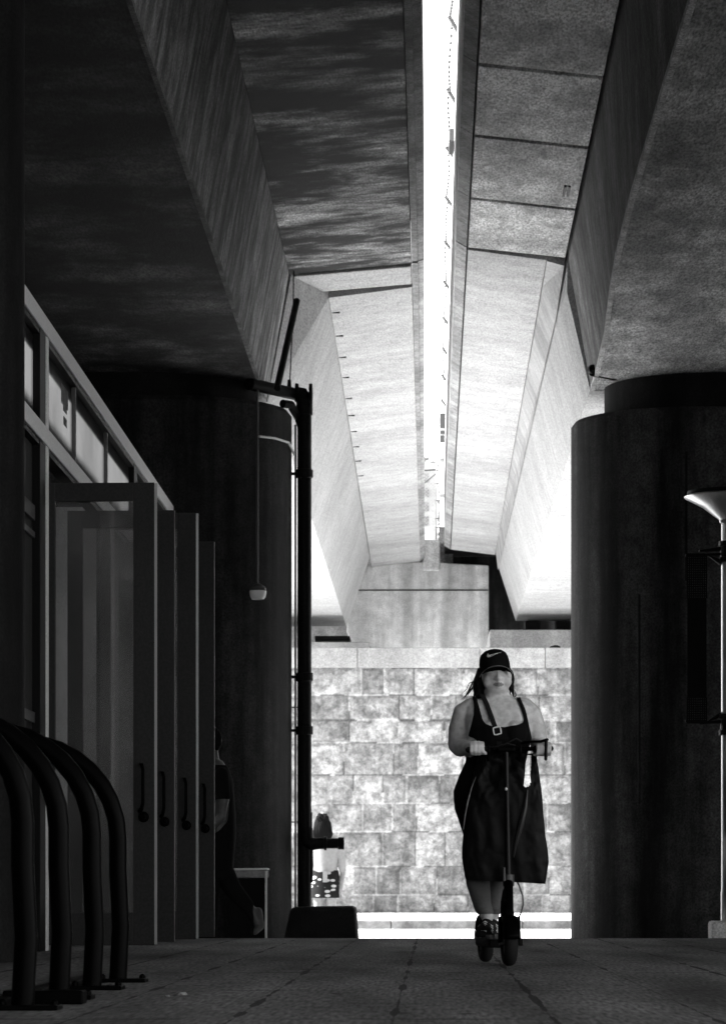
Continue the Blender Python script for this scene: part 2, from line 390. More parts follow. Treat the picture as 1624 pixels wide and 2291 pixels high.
for j in range(nz_ + 1):
    z = zs[-1] * j / nz_
    for i in range(nx + 1):
        x = xs0 + (xs1 - xs0) * i / nx
        h, c = stone_at(x, min(z, zs[-1] - 1e-4)); vs.append((x, WY - h, z)); cols.append(c)
fs = [(j*(nx+1)+i, j*(nx+1)+i+1, (j+1)*(nx+1)+i+1, (j+1)*(nx+1)+i) for j in range(nz_) for i in range(nx)]
me = bpy.data.meshes.new('stonework'); me.from_pydata(vs, [], fs); me.materials.append(M['stone'])
ca = me.color_attributes.new('stone', 'FLOAT_COLOR', 'POINT')
for i, c in enumerate(cols): ca.data[i].color = (c, c, c, 1)
o = bpy.data.objects.new('stonework', me); C.objects.link(o); put(o, wall); me.shade_smooth()
mb = MB(); zt = zs[-1]; ZW = CAMZ + (CY - 1450) * WY / F
mb.box(-30, -4.2, WY - 0.02, WY + 0.6, -0.1, zt); mb.box(4.2, 30, WY - 0.02, WY + 0.6, -0.1, zt); mb.box(-4.2, 4.2, WY + 0.03, WY + 0.6, -0.1, zt)
mb.build('backing', M['abut'], wall)
mb = MB(); x = -12.0; cr = random.Random(5)
while x < 12:
    wd = cr.uniform(1.2, 2.4); mb.box(x, x + wd - 0.008, WY - 0.10, WY + 0.7, zt + 0.002, ZW); x += wd
mb.build('coping', M['coping'], wall, bevel=0.015)

# ------------------------------------------------------------------ abutment on top of the wall
ab = thing('bridge_abutment', 'stained concrete abutment block between the two bridge ends', 'abutment', (0, 64, ZW))
Y0 = 69.4
def q(x, y, d): p = V(x, y, d); return (p.x, p.z)
front = [q(790, 1452, Y0), q(775, 1412, Y0), q(800, 1281, Y0), q(940, 1264, Y0), q(1093, 1272, Y0), q(1093, 1456, Y0)]
front = [(x, max(z, ZW)) for x, z in front]
front[2] = (front[2][0] - .10, 7.17); front[3] = (-0.2, 7.28); front[4] = (front[4][0], 7.2)
mb = MB(); mb.prism(front, Y0, 72.5)
mb.build('bearing_block', M['abut'], ab, bevel=0.02)
zj = V(0, 1322, Y0).z
mb = MB(); mb.box(front[2][0] - 0.05, front[4][0] - 0.01, Y0 - 0.012, Y0 + 0.02, zj, zj + 0.025); mb.build('pour_line', M['pier'], ab)
p0 = V(946, 1207, 69.3); p1 = V(984, 1266, 69.3)
mb = MB(); mb.box(p0.x, p1.x, 69.3, 71.0, p1.z - 0.1, p0.z); mb.build('post', M['abut'], ab, bevel=0.04)
zs2 = V(0, 1411, 64.5).z
mb = MB(); mb.box(1.12, 9, 64.3, 69.4, ZW - 0.1, zs2); mb.build('ledge', M['coping'], ab, bevel=0.02)
mb = MB(); mb.box(-9, -1.2, 64.6, 69.4, ZW - 0.1, V(0, 1440, 65).z); mb.build('ledge', M['coping'], ab, bevel=0.02)
mb = MB(); mb.box(0.17, 9, 70.6, 71.1, ZW, 7.5); mb.build('back_wall', M['pier'], ab)  # dark tone stands in for the shadow in the recess behind the deck end
mb = MB(); mb.box(-9, -1.0, 70.2, 70.6, ZW, 7.3); mb.build('back_wall', M['cleanfascia'], ab)
mb = MB(); mb.box(-1.6, -1.19, 69.45, 69.9, 7.0, 7.5); mb.build('diaphragm', M['abut'], ab)
mb = MB(); mb.box(0.17, .45, 70.3, 70.58, 6.9, 8.1); mb.build('parapet_stub', M['cleanfascia'], ab)
# bearings under the girders
mb = MB(); a = V(700, 1406, 66); b_ = V(783, 1438, 66)
mb.box(-2.3, b_.x, 65.8, 67, b_.z + 0.03, b_.z + 0.12); mb.build('bearing', M['iron'], ab, bevel=0.01)
a = V(1160, 1388, 66)
for xx in (1.75, 2.35):
    mb = MB(); mb.box(xx, xx + 0.5, 65.6, 66.4, zs2 + 0.0, zs2 + 0.07); mb.box(xx + 0.1, xx + 0.4, 65.7, 66.3, zs2 + 0.07, 5.75); mb.build('bearing', M['iron'], ab, bevel=0.01)
# debris on the ledge
a = V(1245, 1452, WY)
mb = MB(); mb.loft([[a + Vector((dx * s, dy * s, dz)) for dx, dy in ((-.16, -.03), (0, -.07), (.09, 0), (0, .06))] for dz, s in ((0, 1), (.05, .7), (.07, .2))])
tag(mb.build('rubble_lump', M['block']), 'dark broken lump lying on the wall coping beside the round-ended pier', 'rubble')

# ------------------------------------------------------------------ bridges
H = CAMZ
def P_(pts): return [(x, h + H) for x, h in pts]
def loft_y(mb, stations):   # [(Y, [(x,h)..])]
    mb.loft([[(x, Y, h + H) for x, h in pr] for Y, pr in stations])
# ---- left bridge
bl = thing('concrete_bridge', 'dark stained concrete bridge overhead with wet streaks under its deck', 'bridge', (-3.5, 36, 5.77))
near_l = [(-1.807, 5.36), (-1.56, 6.75), (-1.56, 7.04), (-5.3, 7.04), (-5.3, 6.75), (-5.0, 5.36)]
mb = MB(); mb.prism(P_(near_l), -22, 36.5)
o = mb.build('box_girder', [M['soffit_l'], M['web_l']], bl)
for p in o.data.polygons:
    if abs(p.normal.x) > 0.6: p.material_index = 1
mb = MB(); mb.box(-1.835, -1.80, -22, 36.49, 5.355 + H, 5.395 + H); mb.build('edge_strip', M['web_r'], o)
def wingpoly(xi, xo, hi, ho, t=0.22): return [(xi, hi), (xo, ho), (xo, ho + t), (xi, hi + t)]
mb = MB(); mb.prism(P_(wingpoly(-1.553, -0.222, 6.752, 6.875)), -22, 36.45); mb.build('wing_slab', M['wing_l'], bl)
mb = MB(); mb.prism(P_([(-0.20, 6.90), (-0.082, 6.93), (-0.082, 8.6), (-0.24, 8.6), (-0.24, 7.36), (-0.20, 7.3)]), -22, 36.5); mb.build('parapet', M['fascia'], bl)
mb = MB(); mb.box(-0.214, -0.150, -22, 36.4, 6.885 + H, 6.93 + H); mb.build('drip_edge', M['web_r'], bl)
mb = MB(); mb.box(-7.8, -0.235, -22, 71, 7.11 + H, 7.36 + H); mb.build('deck_slab', M['fascia'], bl)
mb = MB(); mb.prism(P_([(-5.31, 6.75), (-7.6, 6.95), (-7.6, 7.1), (-5.31, 7.1)]), -22, 71); mb.box(-7.8, -7.6, -22, 71, 6.9 + H, 8.6 + H); mb.build('outer_wing', M['soffit_l'], bl)
mb = MB(); mb.prism(P_(wingpoly(-1.54, -0.222, 6.762, 6.875, .24)), 36.68, 37.72); mb.build('closure_slab', M['clean'], bl, bevel=0.015)
far_l = lambda e: [(-1.72 , 5.36), (-1.17 - .08*e, 6.75), (-1.17 - .08*e, 7.08), (-5.3, 7.08), (-5.3, 6.75), (-4.9, 5.36)]
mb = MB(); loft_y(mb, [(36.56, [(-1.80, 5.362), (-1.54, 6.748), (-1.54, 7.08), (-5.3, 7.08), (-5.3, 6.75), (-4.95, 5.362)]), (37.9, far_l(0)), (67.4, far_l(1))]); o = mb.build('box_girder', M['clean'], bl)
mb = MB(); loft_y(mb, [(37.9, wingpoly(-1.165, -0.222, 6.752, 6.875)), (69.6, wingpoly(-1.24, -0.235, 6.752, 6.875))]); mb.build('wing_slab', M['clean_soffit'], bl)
mb = MB(); ex = [0, -0.06]
loft_y(mb, [(36.55, [(-0.20, 6.90), (-0.082, 6.93), (-0.082, 8.6), (-0.24, 8.6)]), (71, [(-0.235, 6.90), (-0.145, 6.93), (-0.145, 8.6), (-0.28, 8.6)])]); mb.build('parapet', M['cleanfascia'], bl)
mb = MB(); loft_y(mb, [(36.5, [(-0.214, 6.885), (-0.15, 6.885), (-0.15, 6.93), (-0.214, 6.93)]), (71, [(-0.25, 6.885), (-0.19, 6.885), (-0.19, 6.93), (-0.25, 6.93)])]); mb.build('drip_edge', M['fascia'], bl)
# formwork tie marks beside the far web
for y in (700, 752, 800, 845, 892, 930, 966, 1000, 1032, 1065):
    d = 6.75 * F / (CY - y); xx = -1.165 - .075 * (d - 37.9) / 30
    mb = MB(); mb.box(xx + 0.01, xx + 0.10, d - 0.02, d + 0.02, 6.748 + H, 6.772 + H); mb.build('form_tie', M['soffit_l'], bl)

# ---- right bridge
br = thing('concrete_bridge', 'mottled grey concrete bridge overhead with dark panel joints and barbed wire on its edge', 'bridge', (3.5, 36, 5.77))
xb = [(-22, 1.565), (20, 1.563), (22.4, 1.552), (25.7, 1.545), (28.2, 1.565), (29.9, 1.605), (32.1, 1.675), (34.3, 1.705), (35.62, 1.71)]
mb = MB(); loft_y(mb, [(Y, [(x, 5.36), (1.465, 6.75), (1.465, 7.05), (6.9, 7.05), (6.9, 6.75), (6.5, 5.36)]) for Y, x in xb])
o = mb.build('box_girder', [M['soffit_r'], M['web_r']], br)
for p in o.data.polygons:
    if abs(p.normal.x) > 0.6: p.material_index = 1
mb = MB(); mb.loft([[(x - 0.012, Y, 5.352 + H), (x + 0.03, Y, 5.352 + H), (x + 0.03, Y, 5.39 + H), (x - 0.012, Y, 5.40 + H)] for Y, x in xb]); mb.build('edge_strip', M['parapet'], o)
js = [-22, 22.4, 25.03, 27.67, 30.28, 33.02, 35.58]
for a, b_ in zip(js, js[1:]):
    mb = MB(); loft_y(mb, [(a + 0.058, wingpoly(1.425, 0.392, 6.757, 6.868, .18)), (b_ - 0.058, wingpoly(1.425, 0.392, 6.757, 6.868, .18))])
    mb.build('wing_panel', M['wing_r'], br, bevel=0.008)
mb = MB(); mb.box(0.275, 9.3, -22, 72, 7.12 + H, 7.36 + H); mb.build('deck_slab', M['block'], br)
for a, b_ in zip(js, js[1:]):
    mb = MB(); mb.prism(P_([(0.375, 6.885), (0.262, 6.95), (0.262, 7.11), (0.375, 7.11)]), a + 0.012, b_ - 0.012); mb.build('fascia_beam', M['fascia'], br)
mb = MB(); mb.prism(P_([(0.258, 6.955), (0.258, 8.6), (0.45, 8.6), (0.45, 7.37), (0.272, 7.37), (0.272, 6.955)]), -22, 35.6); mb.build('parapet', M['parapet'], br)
mb = MB(); mb.prism(P_([(6.91, 6.75), (9.1, 6.95), (9.1, 7.1), (6.91, 7.1)]), -22, 35.6); mb.box(9.1, 9.3, -22, 67, 6.9 + H, 8.6 + H); mb.build('outer_wing', M['soffit_r'], br)
far_r = lambda e: [(1.69 - .02*e, 5.36), (1.40 - .07*e, 6.42), (1.42 - .05*e, 7.08), (6.9, 7.08), (6.9, 6.75), (6.3, 5.36)]
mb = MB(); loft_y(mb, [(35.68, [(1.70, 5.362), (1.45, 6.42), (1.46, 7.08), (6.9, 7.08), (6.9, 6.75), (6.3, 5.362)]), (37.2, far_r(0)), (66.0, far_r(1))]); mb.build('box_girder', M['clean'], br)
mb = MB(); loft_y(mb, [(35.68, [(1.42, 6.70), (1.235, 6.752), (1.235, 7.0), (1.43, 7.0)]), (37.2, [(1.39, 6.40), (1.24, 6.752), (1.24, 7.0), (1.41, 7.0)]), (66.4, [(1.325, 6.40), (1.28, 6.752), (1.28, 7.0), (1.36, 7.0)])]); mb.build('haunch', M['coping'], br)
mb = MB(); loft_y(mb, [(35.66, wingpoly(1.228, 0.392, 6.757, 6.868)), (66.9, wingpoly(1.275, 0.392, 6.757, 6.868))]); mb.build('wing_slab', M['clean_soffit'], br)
mb = MB(); loft_y(mb, [(35.62, [(0.375, 6.885), (0.262, 6.95), (0.262, 7.11), (0.375, 7.11)]), (67, [(0.375, 6.885), (0.262, 6.95), (0.262, 7.11), (0.375, 7.11)])]); mb.build('fascia_beam', M['cleanfascia'], br)
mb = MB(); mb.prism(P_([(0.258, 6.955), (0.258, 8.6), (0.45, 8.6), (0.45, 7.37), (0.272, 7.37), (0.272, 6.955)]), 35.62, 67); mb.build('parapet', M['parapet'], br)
mb = MB(); mb.box(9.32, 9.7, 17, 36, -0.1, 9.2); mb.build('light_block_wall', M['fascia'], br)  # added unseen wall, blocks side light from the near area
# small drain slot under the third panel
a = V(1262, 430, 32.6 - 0.2); hh = 6.765 + H
d0 = 6.765 * F / (CY - 437); d1 = 6.765 * F / (CY - 415)
xa = (1262 - CX) * d1 / F
mb = MB(); mb.box(xa, xa + 0.022, d1, d0, hh - 0.012, hh + 0.02); mb.box(xa + 0.04, xa + 0.062, d1, d0, hh - 0.012, hh + 0.02); mb.build('drain_slot', M['black'], br)
# wire arms and barbed wire
wf = thing('barbed_wire', 'barbed wire on short raked arms along the parapet edge of the mottled bridge', 'barbed wire', (0.27, 33, 9))
ztop = 8.6 + H
tips = []
for y, ln in ((-45, .17), (62, .17), (222, .15), (345, .14), (455, .13), (553, .13), (642, .13), (722, .13), (790, .13), (850, .13), (905, .13)):
    d = 8.6 * F / (CY - y); s = F / d
    base = Vector((0.262, d, ztop - 0.03)); tip = base + Vector((-0.088, 0.0, 0.15 if ln > .14 else .12))
    tips.append(base.lerp(tip, 0.75))
    mb = MB(); mb.tube([base + (base - tip) * 0.25, tip], 0.019, 6); mb.build('arm', M['darkmetal'], wf)
pts = []
for i in range(len(tips) - 1):
    for k in range(14):
        t = k / 14; p = tips[i].lerp(tips[i+1], t); p.z -= 0.10 * 4 * t * (1 - t) * (0.5 + 0.5 * (i % 2)); p.x += 0.012 * math.sin(i * 2.1 + t * 5); pts.append(p)
mb = MB(); mb.tube(pts, 0.006, 4)
for p in pts[::1]: mb.ball(p, 0.015, 5, 4)
mb.build('wire', M['darkmetal'], wf)
d = 8.6 * F / (CY - 305)
mb = MB(); mb.box(0.20, 0.256, d - 0.5, d + 0.2, ztop - 0.16, ztop - 0.02); mb.build('junction_box', M['darkmetal'], br, bevel=0.008)

# ------------------------------------------------------------------ piers
def stadium(xe, xo, yc, r, n=18, sgn=1):
    """outline with a rounded end at x = xe, running to xo"""
    c = xe + sgn * r; pts = []
    for k in range(n + 1):
        a = math.pi / 2 + math.pi * k / n
        pts.append((c + sgn * r * math.cos(a), yc + r * math.sin(a)))
    pts += [(xo, yc - r), (xo, yc + r)]
    return pts
def pier(label, sgn, body, neck):
    t = thing('bridge_pier', label, 'pier', (sgn * 3.5, 35.6, -0.17))
    st = stadium(sgn * 1.49, sgn * 9.2, 35.6, 1.3, 26, sgn)
    top = 5.41 if sgn > 0 else 5.53
    mb = MB(); ins = stadium(sgn * 1.53, sgn * 9.2, 35.6, 1.26, 26, sgn)
    mb.loft([[(x, y, -0.17) for x, y in st], [(x, y, top - 0.05) for x, y in st], [(x, y, top) for x, y in ins]])
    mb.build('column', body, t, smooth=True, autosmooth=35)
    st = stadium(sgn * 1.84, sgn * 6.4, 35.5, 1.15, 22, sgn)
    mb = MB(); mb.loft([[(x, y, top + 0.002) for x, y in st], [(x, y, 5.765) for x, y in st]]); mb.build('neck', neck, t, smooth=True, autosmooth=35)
    return t
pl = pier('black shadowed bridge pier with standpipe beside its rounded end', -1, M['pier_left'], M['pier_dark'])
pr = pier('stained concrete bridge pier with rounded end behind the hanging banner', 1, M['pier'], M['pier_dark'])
mb = MB(); p = V(1325, 832, 34.6); mb.tube([p, p + Vector((0.25, 0.3, 0))], 0.045, 10); mb.ball(p + Vector((0.0, 0, .03)), .05, 8, 6); mb.build('drain_stub', M['black'], pr)
# form seams on the right pier
for xd, y0, y1 in ((1535, 1010, 1300), (1430, 1330, 1800)):
    p0 = V(xd, y0, 34.29); p1 = V(xd, y1, 34.29)
    mb = MB(); mb.box(p0.x - 0.012, p0.x + 0.012, 34.285, 34.31, p1.z, p0.z); mb.build('form_seam', M['block'], pr)
# foreground round column
fc = thing('concrete_column', 'tall round dark concrete column at the edge of the glazed pavilion', 'column', (-2.87, 19.2, 0))
mb = MB(); R = 0.5
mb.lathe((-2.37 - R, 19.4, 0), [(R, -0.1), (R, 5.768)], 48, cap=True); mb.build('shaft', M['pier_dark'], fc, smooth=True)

# ------------------------------------------------------------------ glazed pavilion
gp = thing('glass_pavilion', 'low glazed pavilion under the bridge with folding glass doors', 'building', (-2.7, 28, 0))
FX = -2.7; YA, YB = 19.95, 34.15
ZR = 3.95 + CAMZ
mb = MB(); mb.box(FX - 0.06, FX + 0.06, YA, YB, ZR - 0.125, ZR); mb.build('top_rail', M['rail'], gp, bevel=0.006)
mb = MB(); mb.box(FX - 0.05, FX + 0.045, YA, YB, ZR - 0.165, ZR - 0.127); mb.build('rail_shadow', M['black'], gp)  # black strip stands in for the shadow under the top rail
mb = MB(); mb.box(FX - 0.5, FX + 0.03, YA, YB, ZR + 0.002, ZR + 0.045); mb.build('roof_flashing', M['black'], gp)
ZT = 3.12 + CAMZ + 0.07
mb = MB(); mb.box(FX - 0.05, FX + 0.062, YA, YB, ZT - 0.125, ZT); mb.build('transom_bar', M['rail'], gp, bevel=0.006)
mb = MB(); mb.box(FX - 0.05, FX + 0.045, YA, YB, ZT - 0.16, ZT - 0.127); mb.build('door_track', M['black'], gp)
mull = [20.2, 22.75, 25.05, 27.5, 29.9, 32.3]
for i, y in enumerate(mull):
    thick = i in (1, 4); wy = 0.16 if thick else 0.025
    mb = MB(); mb.box(FX - 0.075, FX + (0.05 if thick else 0.03), y - wy, y + wy, 0 if thick else ZT + 0.001, ZR - 0.128)
    mb.build('mullion', M['black'] if thick else M['darkmetal'], gp, bevel=0.004)
    if i == 1:
        mb = MB(); mb.box(FX - 0.03, FX + 0.056, y + 0.165, y + 0.30, 0, ZR - 0.13); mb.build('jamb', M['rail'], gp)
mulls = mull + [YB]
for a, b_ in zip(mulls, mulls[1:]):
    mb = MB(); mb.box(FX - 0.012, FX, a + 0.03, b_ - 0.03, ZT + 0.002, ZR - 0.168); mb.build('transom_pane', M['transom'], gp)
mb = MB(); mb.box(FX - 0.012, FX, 20.25, 22.55, 0.25, ZT - 0.165); mb.build('side_pane', M['transom'], gp)
for z0, z1 in ((0.0, 0.25), (2.92, 3.02), (2.80, 2.84), (1.55, 1.62)):
    mb = MB(); mb.box(FX - 0.03, FX + 0.02, 20.25, 22.55, z0, z1); mb.build('glazing_bar', M['darkmetal'], gp)
# faded emblem stuck on the second transom pane
yy = 24.55
mb = MB(); mb.box(FX + 0.001, FX + 0.004, yy - 0.25, yy + 0.2, 3.98, 4.12)
mb.box(FX + 0.001, FX + 0.004, yy - 0.12, yy + 0.12, 3.94, 3.978); mb.box(FX + 0.001, FX + 0.004, yy - 0.1, yy + 0.12, 3.84, 3.90)
mb.build('window_sticker', M['kerb'], gp)
# unseen sun-blocking masses of the building, and its end wall
mb = MB(); mb.box(-9.2, -9.0, -22, 34.29, 0, 7.35); mb.build('back_wall', M['dark_in'], gp)  # unseen wall, height shaped to stop the sun reaching the doors
mb = MB(); mb.box(-9.0, -2.6, -22, 19.0, 0, 5.76); mb.build('sun_block_wing', M['dark_in'], gp)  # unseen mass, shaped to keep the sun off the near area
mb = MB(); mb.box(-9.0, FX, 34.16, 34.29, 0, 4.35); mb.build('end_wall', M['rail'], gp)

# folding glass doors
def door(y_base, x1, xl, ztop, yaw, seal, label=None):
    d = gd(y_base); s = F / d
    X1 = (x1 - CX) / s; X0 = (xl - CX) / s; Z1 = CAMZ + (CY - ztop) / s
    W = X1 - X0
    t = bpy.data.objects.new('door', None); C.objects.link(t); t.location = (X1, d, 0.0); t.rotation_euler = (0, 0, math.radians(yaw)); t.parent = gp
    t.matrix_parent_inverse = Matrix.Translation(-gp.location)
    def b(o): o.parent = t; return o
    st = 0.155; T = 0.022
    mb = MB()
    mb.box(-st, 0, -T, T, 0.012, Z1); mb.box(-W, -W + 0.12, -T, T, 0.012, Z1)
    mb.box(-W + 0.12, -st, -T, T, Z1 - 0.135, Z1); mb.box(-W + 0.12, -st, -T, T, 0.012, 0.25)
    b(mb.build('frame', M['doorframe'], None, bevel=0.004))
    mb = MB(); mb.box(-W + 0.122, -st - 0.002, -0.005, 0.005, 0.252, Z1 - 0.137); b(mb.build('glass_pane', M['doorglass']))
    if seal:
        mb = MB(); mb.box(0.001, 0.021, -T, -T + 0.006, 0.02, Z1 - 0.005); b(mb.build('seal', M['seal']))
    # lever pull and lock cylinder
    zb = Z1 * 0 + 1.0
    xh = -0.075
    mb = MB(); mb.tube([(xh - 0.022, -T, zb + 0.34), (xh - 0.012, -T - 0.05, zb + 0.335), (xh, -T - 0.06, zb + 0.30), (xh, -T - 0.06, zb + 0.06), (xh - 0.01, -T - 0.05, zb + 0.02), (xh - 0.03, -T, zb + 0.0)], [.016, .015, .013, .013, .015, .018], 10)
    b(mb.build('handle', M['blackgloss'], None, smooth=True))
    mb = MB(); mb.lathe((xh, -T, zb - 0.045), [(0.040, 0.0), (0.040, -0.016), (0.018, -0.02), (0.018, -0.03)], 20, 'Y'); b(mb.build('lock_cylinder', M['blackgloss'], None, smooth=True))
    return t
door(2120, 346, 86, 1080, -3, True)
door(2112, 391, 150, 1142, -3, False)
door(2106, 439, 215, 1148, -3, True)
door(2100.5, 480, 265, 1212, -3, False)

# ------------------------------------------------------------------ bike hoops
def hoop(d, first, label):
    t = thing('bike_hoop', label, 'bike hoop', (-1.84, d, 0), 'black bike hoops in a row by the glass doors')
    r = 0.43; zc = 0.65; pts = [(r, 0, 0.01), (r + 0.012, 0, 0.25), (r, 0, 0.5)]
    for k in range(17):
        a = math.pi * k / 16; pts.append((r * math.cos(a), 0, zc + r * math.sin(a)))
    pts += [(-r, 0, 0.5), (-r, 0, 0.01)]
    mb = MB(); mb.tube([Vector(p) + t.location for p in pts], 0.040, 20); mb.build('tube', M['blackgloss'], t, smooth=True, autosmooth=60)
    for sx in (1, -1):
        mb = MB(); mb.box(t.location.x + sx*r - 0.09, t.location.x + sx*r + 0.13, d - 0.09, d + 0.09, 0.001, 0.018)
        mb.build('base_plate', M['blackgloss'], t, bevel=0.003)
        for bx in (-0.07, 0.11):
            mb = MB(); mb.lathe((t.location.x + sx*r + bx, d, 0.018), [(0.014, 0), (0.014, 0.012), (0.006, 0.02)], 8); mb.build('bolt', M['blackgloss'], t)
names = ['nearest black tubular bike hoop, cut off by the picture edge', 'second black tubular bike hoop from the camera', 'third black tubular bike hoop from the camera', 'farthest black tubular bike hoop, beside the folding glass doors']
for d, n in zip((11.5, 12.62, 13.85, 15.0), names): hoop(d, False, n)
mb = MB(); mb.box(-1.55, -1.26, 12.05, 12.2, 0.0, 0.05); mb.box(-1.6, -1.5, 11.2, 15.3, 0.0, 0.03)
tag(mb.build('floor_rail', M['blackgloss'], bevel=0.006), 'black steel floor rail lying at the feet of the bike hoops', 'rail')

# ------------------------------------------------------------------ lamp post and banner
LD = 31.6; lp0 = V(1637, 2090, LD)
lx = lp0.x
lp = thing('lamp_post', 'steel post with a wide funnel-shaped lamp head in front of the stained pier', 'lamp post', (lx, LD, -0.12))
mb = MB(); zf = -0.12
mb.box(lx - 0.21, lx + 0.21, LD - 0.21, LD + 0.21, zf, 0.13); mb.build('base', M['abut'], lp, bevel=0.03)
zc0 = V(0, 1166, LD).z; zrim = V(0, 1112, LD).z
mb = MB(); mb.lathe((lx, LD, 0), [(0.105, 0.132), (0.105, 0.4), (0.10, 0.42), (0.10, zc0)], 28); mb.build('pole', M['lampsteel'], lp, smooth=True)
R1 = (CX - 1530) * LD / F; R1 = abs((1530 - CX) * LD / F - lx)
mb = MB(); mb.lathe((lx, LD, 0), [(0.115, zc0 - 0.02), (0.12, zc0 + 0.01), (R1 * 0.62, zc0 + (zrim - zc0) * 0.58), (R1 - 0.01, zrim - 0.012), (R1, zrim), (R1 - 0.02, zrim + 0.012), (0.14, zc0 + 0.06)], 48); mb.build('lamp_head', M['lampsteel'], lp, smooth=True)
mb = MB(); mb.lathe((lx, LD, 0), [(R1 - 0.025, zrim + 0.013), (R1 - 0.03, zrim + 0.05), (0.05, zrim + 0.09)], 40); mb.build('lamp_cover', M['black'], lp, smooth=True)
for yb, sg in ((1235, 1), (1622, -1)):
    zz = V(0, yb, LD).z
    mb = MB(); mb.lathe((lx, LD, 0), [(0.125, zz - 0.1), (0.125, zz - 0.055), (0.111, zz - 0.05), (0.111, zz + 0.05), (0.125, zz + 0.055), (0.125, zz + 0.1)], 24); mb.build('clamp', M['black'], lp)
    xa = (1533 - CX) * LD / F
    mb = MB(); mb.tube([(xa, LD, zz - 0.035 * sg), (lx - 0.1, LD, zz - 0.02 * sg)], 0.014, 8); mb.tube([(xa + 0.22, LD, zz - 0.035 * sg), (lx - 0.1, LD, zz - 0.10 * sg)], [.006, .03], 8); mb.tube([(xa + .13, LD, zz + .01), (lx - .1, LD, zz + .03)], [.01, .022], 8)
    mb.build('bracket_arm', M['black'], lp)
bx0 = (1537 - CX) * LD / F; bx1 = (1580 - CX) * LD / F; bz1 = V(0, 1240, LD).z; bz0 = V(0, 1618, LD).z
bn = thing('banner', 'narrow black mesh banner hanging between two arms of the lamp post', 'banner', (bx0, LD, bz0))
mb = MB(); zc_a = bz0 + 0.24; zc_b = bz1 - 0.42
mb.box(bx0, bx1, LD - 0.02, LD - 0.012, zc_a, zc_b); mb.build('cloth', M['jersey'], bn)
def meshpanel(z0, z1):
    nx_, nz2 = 9, int((z1 - z0) / 0.021)
    mb = MB(); sx = (bx1 - bx0) / nx_; sz = (z1 - z0) / nz2; th = 0.0065
    for i in range(nx_ + 1): mb.box(bx0 + i*sx - th, bx0 + i*sx + th, LD - 0.018, LD - 0.014, z0, z1)
    for k in range(nz2 + 1): mb.box(bx0, bx1, LD - 0.0165, LD - 0.0155, z0 + k*sz - th, z0 + k*sz + th)
    mb.build('mesh_end', M['jersey'], bn)
meshpanel(bz0, zc_a); meshpanel(zc_b, bz1)

# ------------------------------------------------------------------ pipework on the left pier
PD = 35.6
sp = thing('standpipe', 'black iron standpipe with hose outlet rising beside the shadowed pier', 'standpipe', (-1.355, PD, -0.12))
px = (681 - CX) * PD / F
zt1 = V(0, 882, PD).z
mb = MB(); mb.tube([(px, PD, -0.12), (px, PD, 2.0), (px, PD, zt1 - 0.08)], 0.076, 20); mb.build('riser', M['iron'], sp, smooth=True)
mb = MB(); mb.tube([(px, PD, zt1 - 0.22), (px, PD, zt1 - 0.06), (px - 0.03, PD, zt1 - 0.01), (px - 0.09, PD, zt1)], [.09, .088, .088, .082], 20); mb.lathe((px + 0.0, PD, zt1), [(0.115, 0.05), (0.115, 0.085), (0.05, 0.09)], 20, 'X'); mb.build('elbow', M['iron'], sp, smooth=True)
mb = MB(); mb.tube([(px - 0.09, PD, zt1), (px - 0.55, PD - 0.75, zt1)], 0.066, 16); mb.build('branch_pipe', M['iron'], sp, smooth=True)
for xx, hh_ in ((648, .09), (665, .05)):
    p = V(xx, 868, PD); mb = MB(); mb.tube([(p.x, PD - .1, zt1), (p.x, PD - .1, zt1 + .05 + hh_)], [.03, .018], 8); mb.build('stub', M['iron'], sp)
mb = MB(); a = V(632, 903, PD - .3); b_ = V(668, 935, PD); mb.tube([a, V(650, 905, PD - .2), b_, V(676, 960, PD)], .045, 10); mb.build('brace', M['iron'], sp)
zv = V(0, 1888, PD).z
mb = MB(); mb.tube([(px + 0.02, PD - .06, zv + .16), (px + .03, PD - .08, zv + .03), (px + .09, PD - .1, zv - .01), (px + .17, PD - .1, zv)], [.07, .075, .07, .062], 16); mb.build('outlet_elbow', M['iron'], sp, smooth=True)
mb = MB(); mb.lathe((px + .16, PD - .1, zv), [(.062, 0), (.062, .05), (.075, .055), (.075, .08), (.055, .085), (.055, .20), (.066, .205), (.066, .265), (.02, .27)], 20, 'X'); mb.build('hose_outlet', M['iron'], sp, smooth=True)
mb = MB(); p = V(697, 1910, PD - .1); mb.tube([(p.x, PD - .1, zv - .03), (p.x, PD - .1, zv - .42)], .014, 8); mb.tube([(p.x, PD - .1, zv + .05), (p.x, PD - .1, zv + .33)], .008, 8); mb.build('drain_rod', M['iron'], sp)
for yb in (1060, 1515, 1635):
    zz = V(0, yb, PD).z
    mb = MB(); mb.lathe((px, PD, 0), [(.076, zz - .05), (.092, zz - .04), (.092, zz + .04), (.076, zz + .05)], 18); mb.box(px - .16, px, PD - .02, PD + .02, zz - .015, zz + .015); mb.build('clamp', M['iron'], sp)
for yb in (1583, 1840):
    zz = V(0, yb, PD).z; mb = MB(); mb.tube([(px - .15, PD, zz), (px - .02, PD, zz)], .007, 6); mb.build('tie_rod', M['iron'], sp)
# thin pale conduit beside the riser
mb = MB(); xx = (661 - CX) * PD / F
mb.tube([(xx, PD, -0.12), (xx, PD, V(0, 950, PD).z)], .012, 8)
tag(mb.build('conduit', M['steel']), 'thin pale conduit running up between the pier end and the black standpipe', 'conduit')
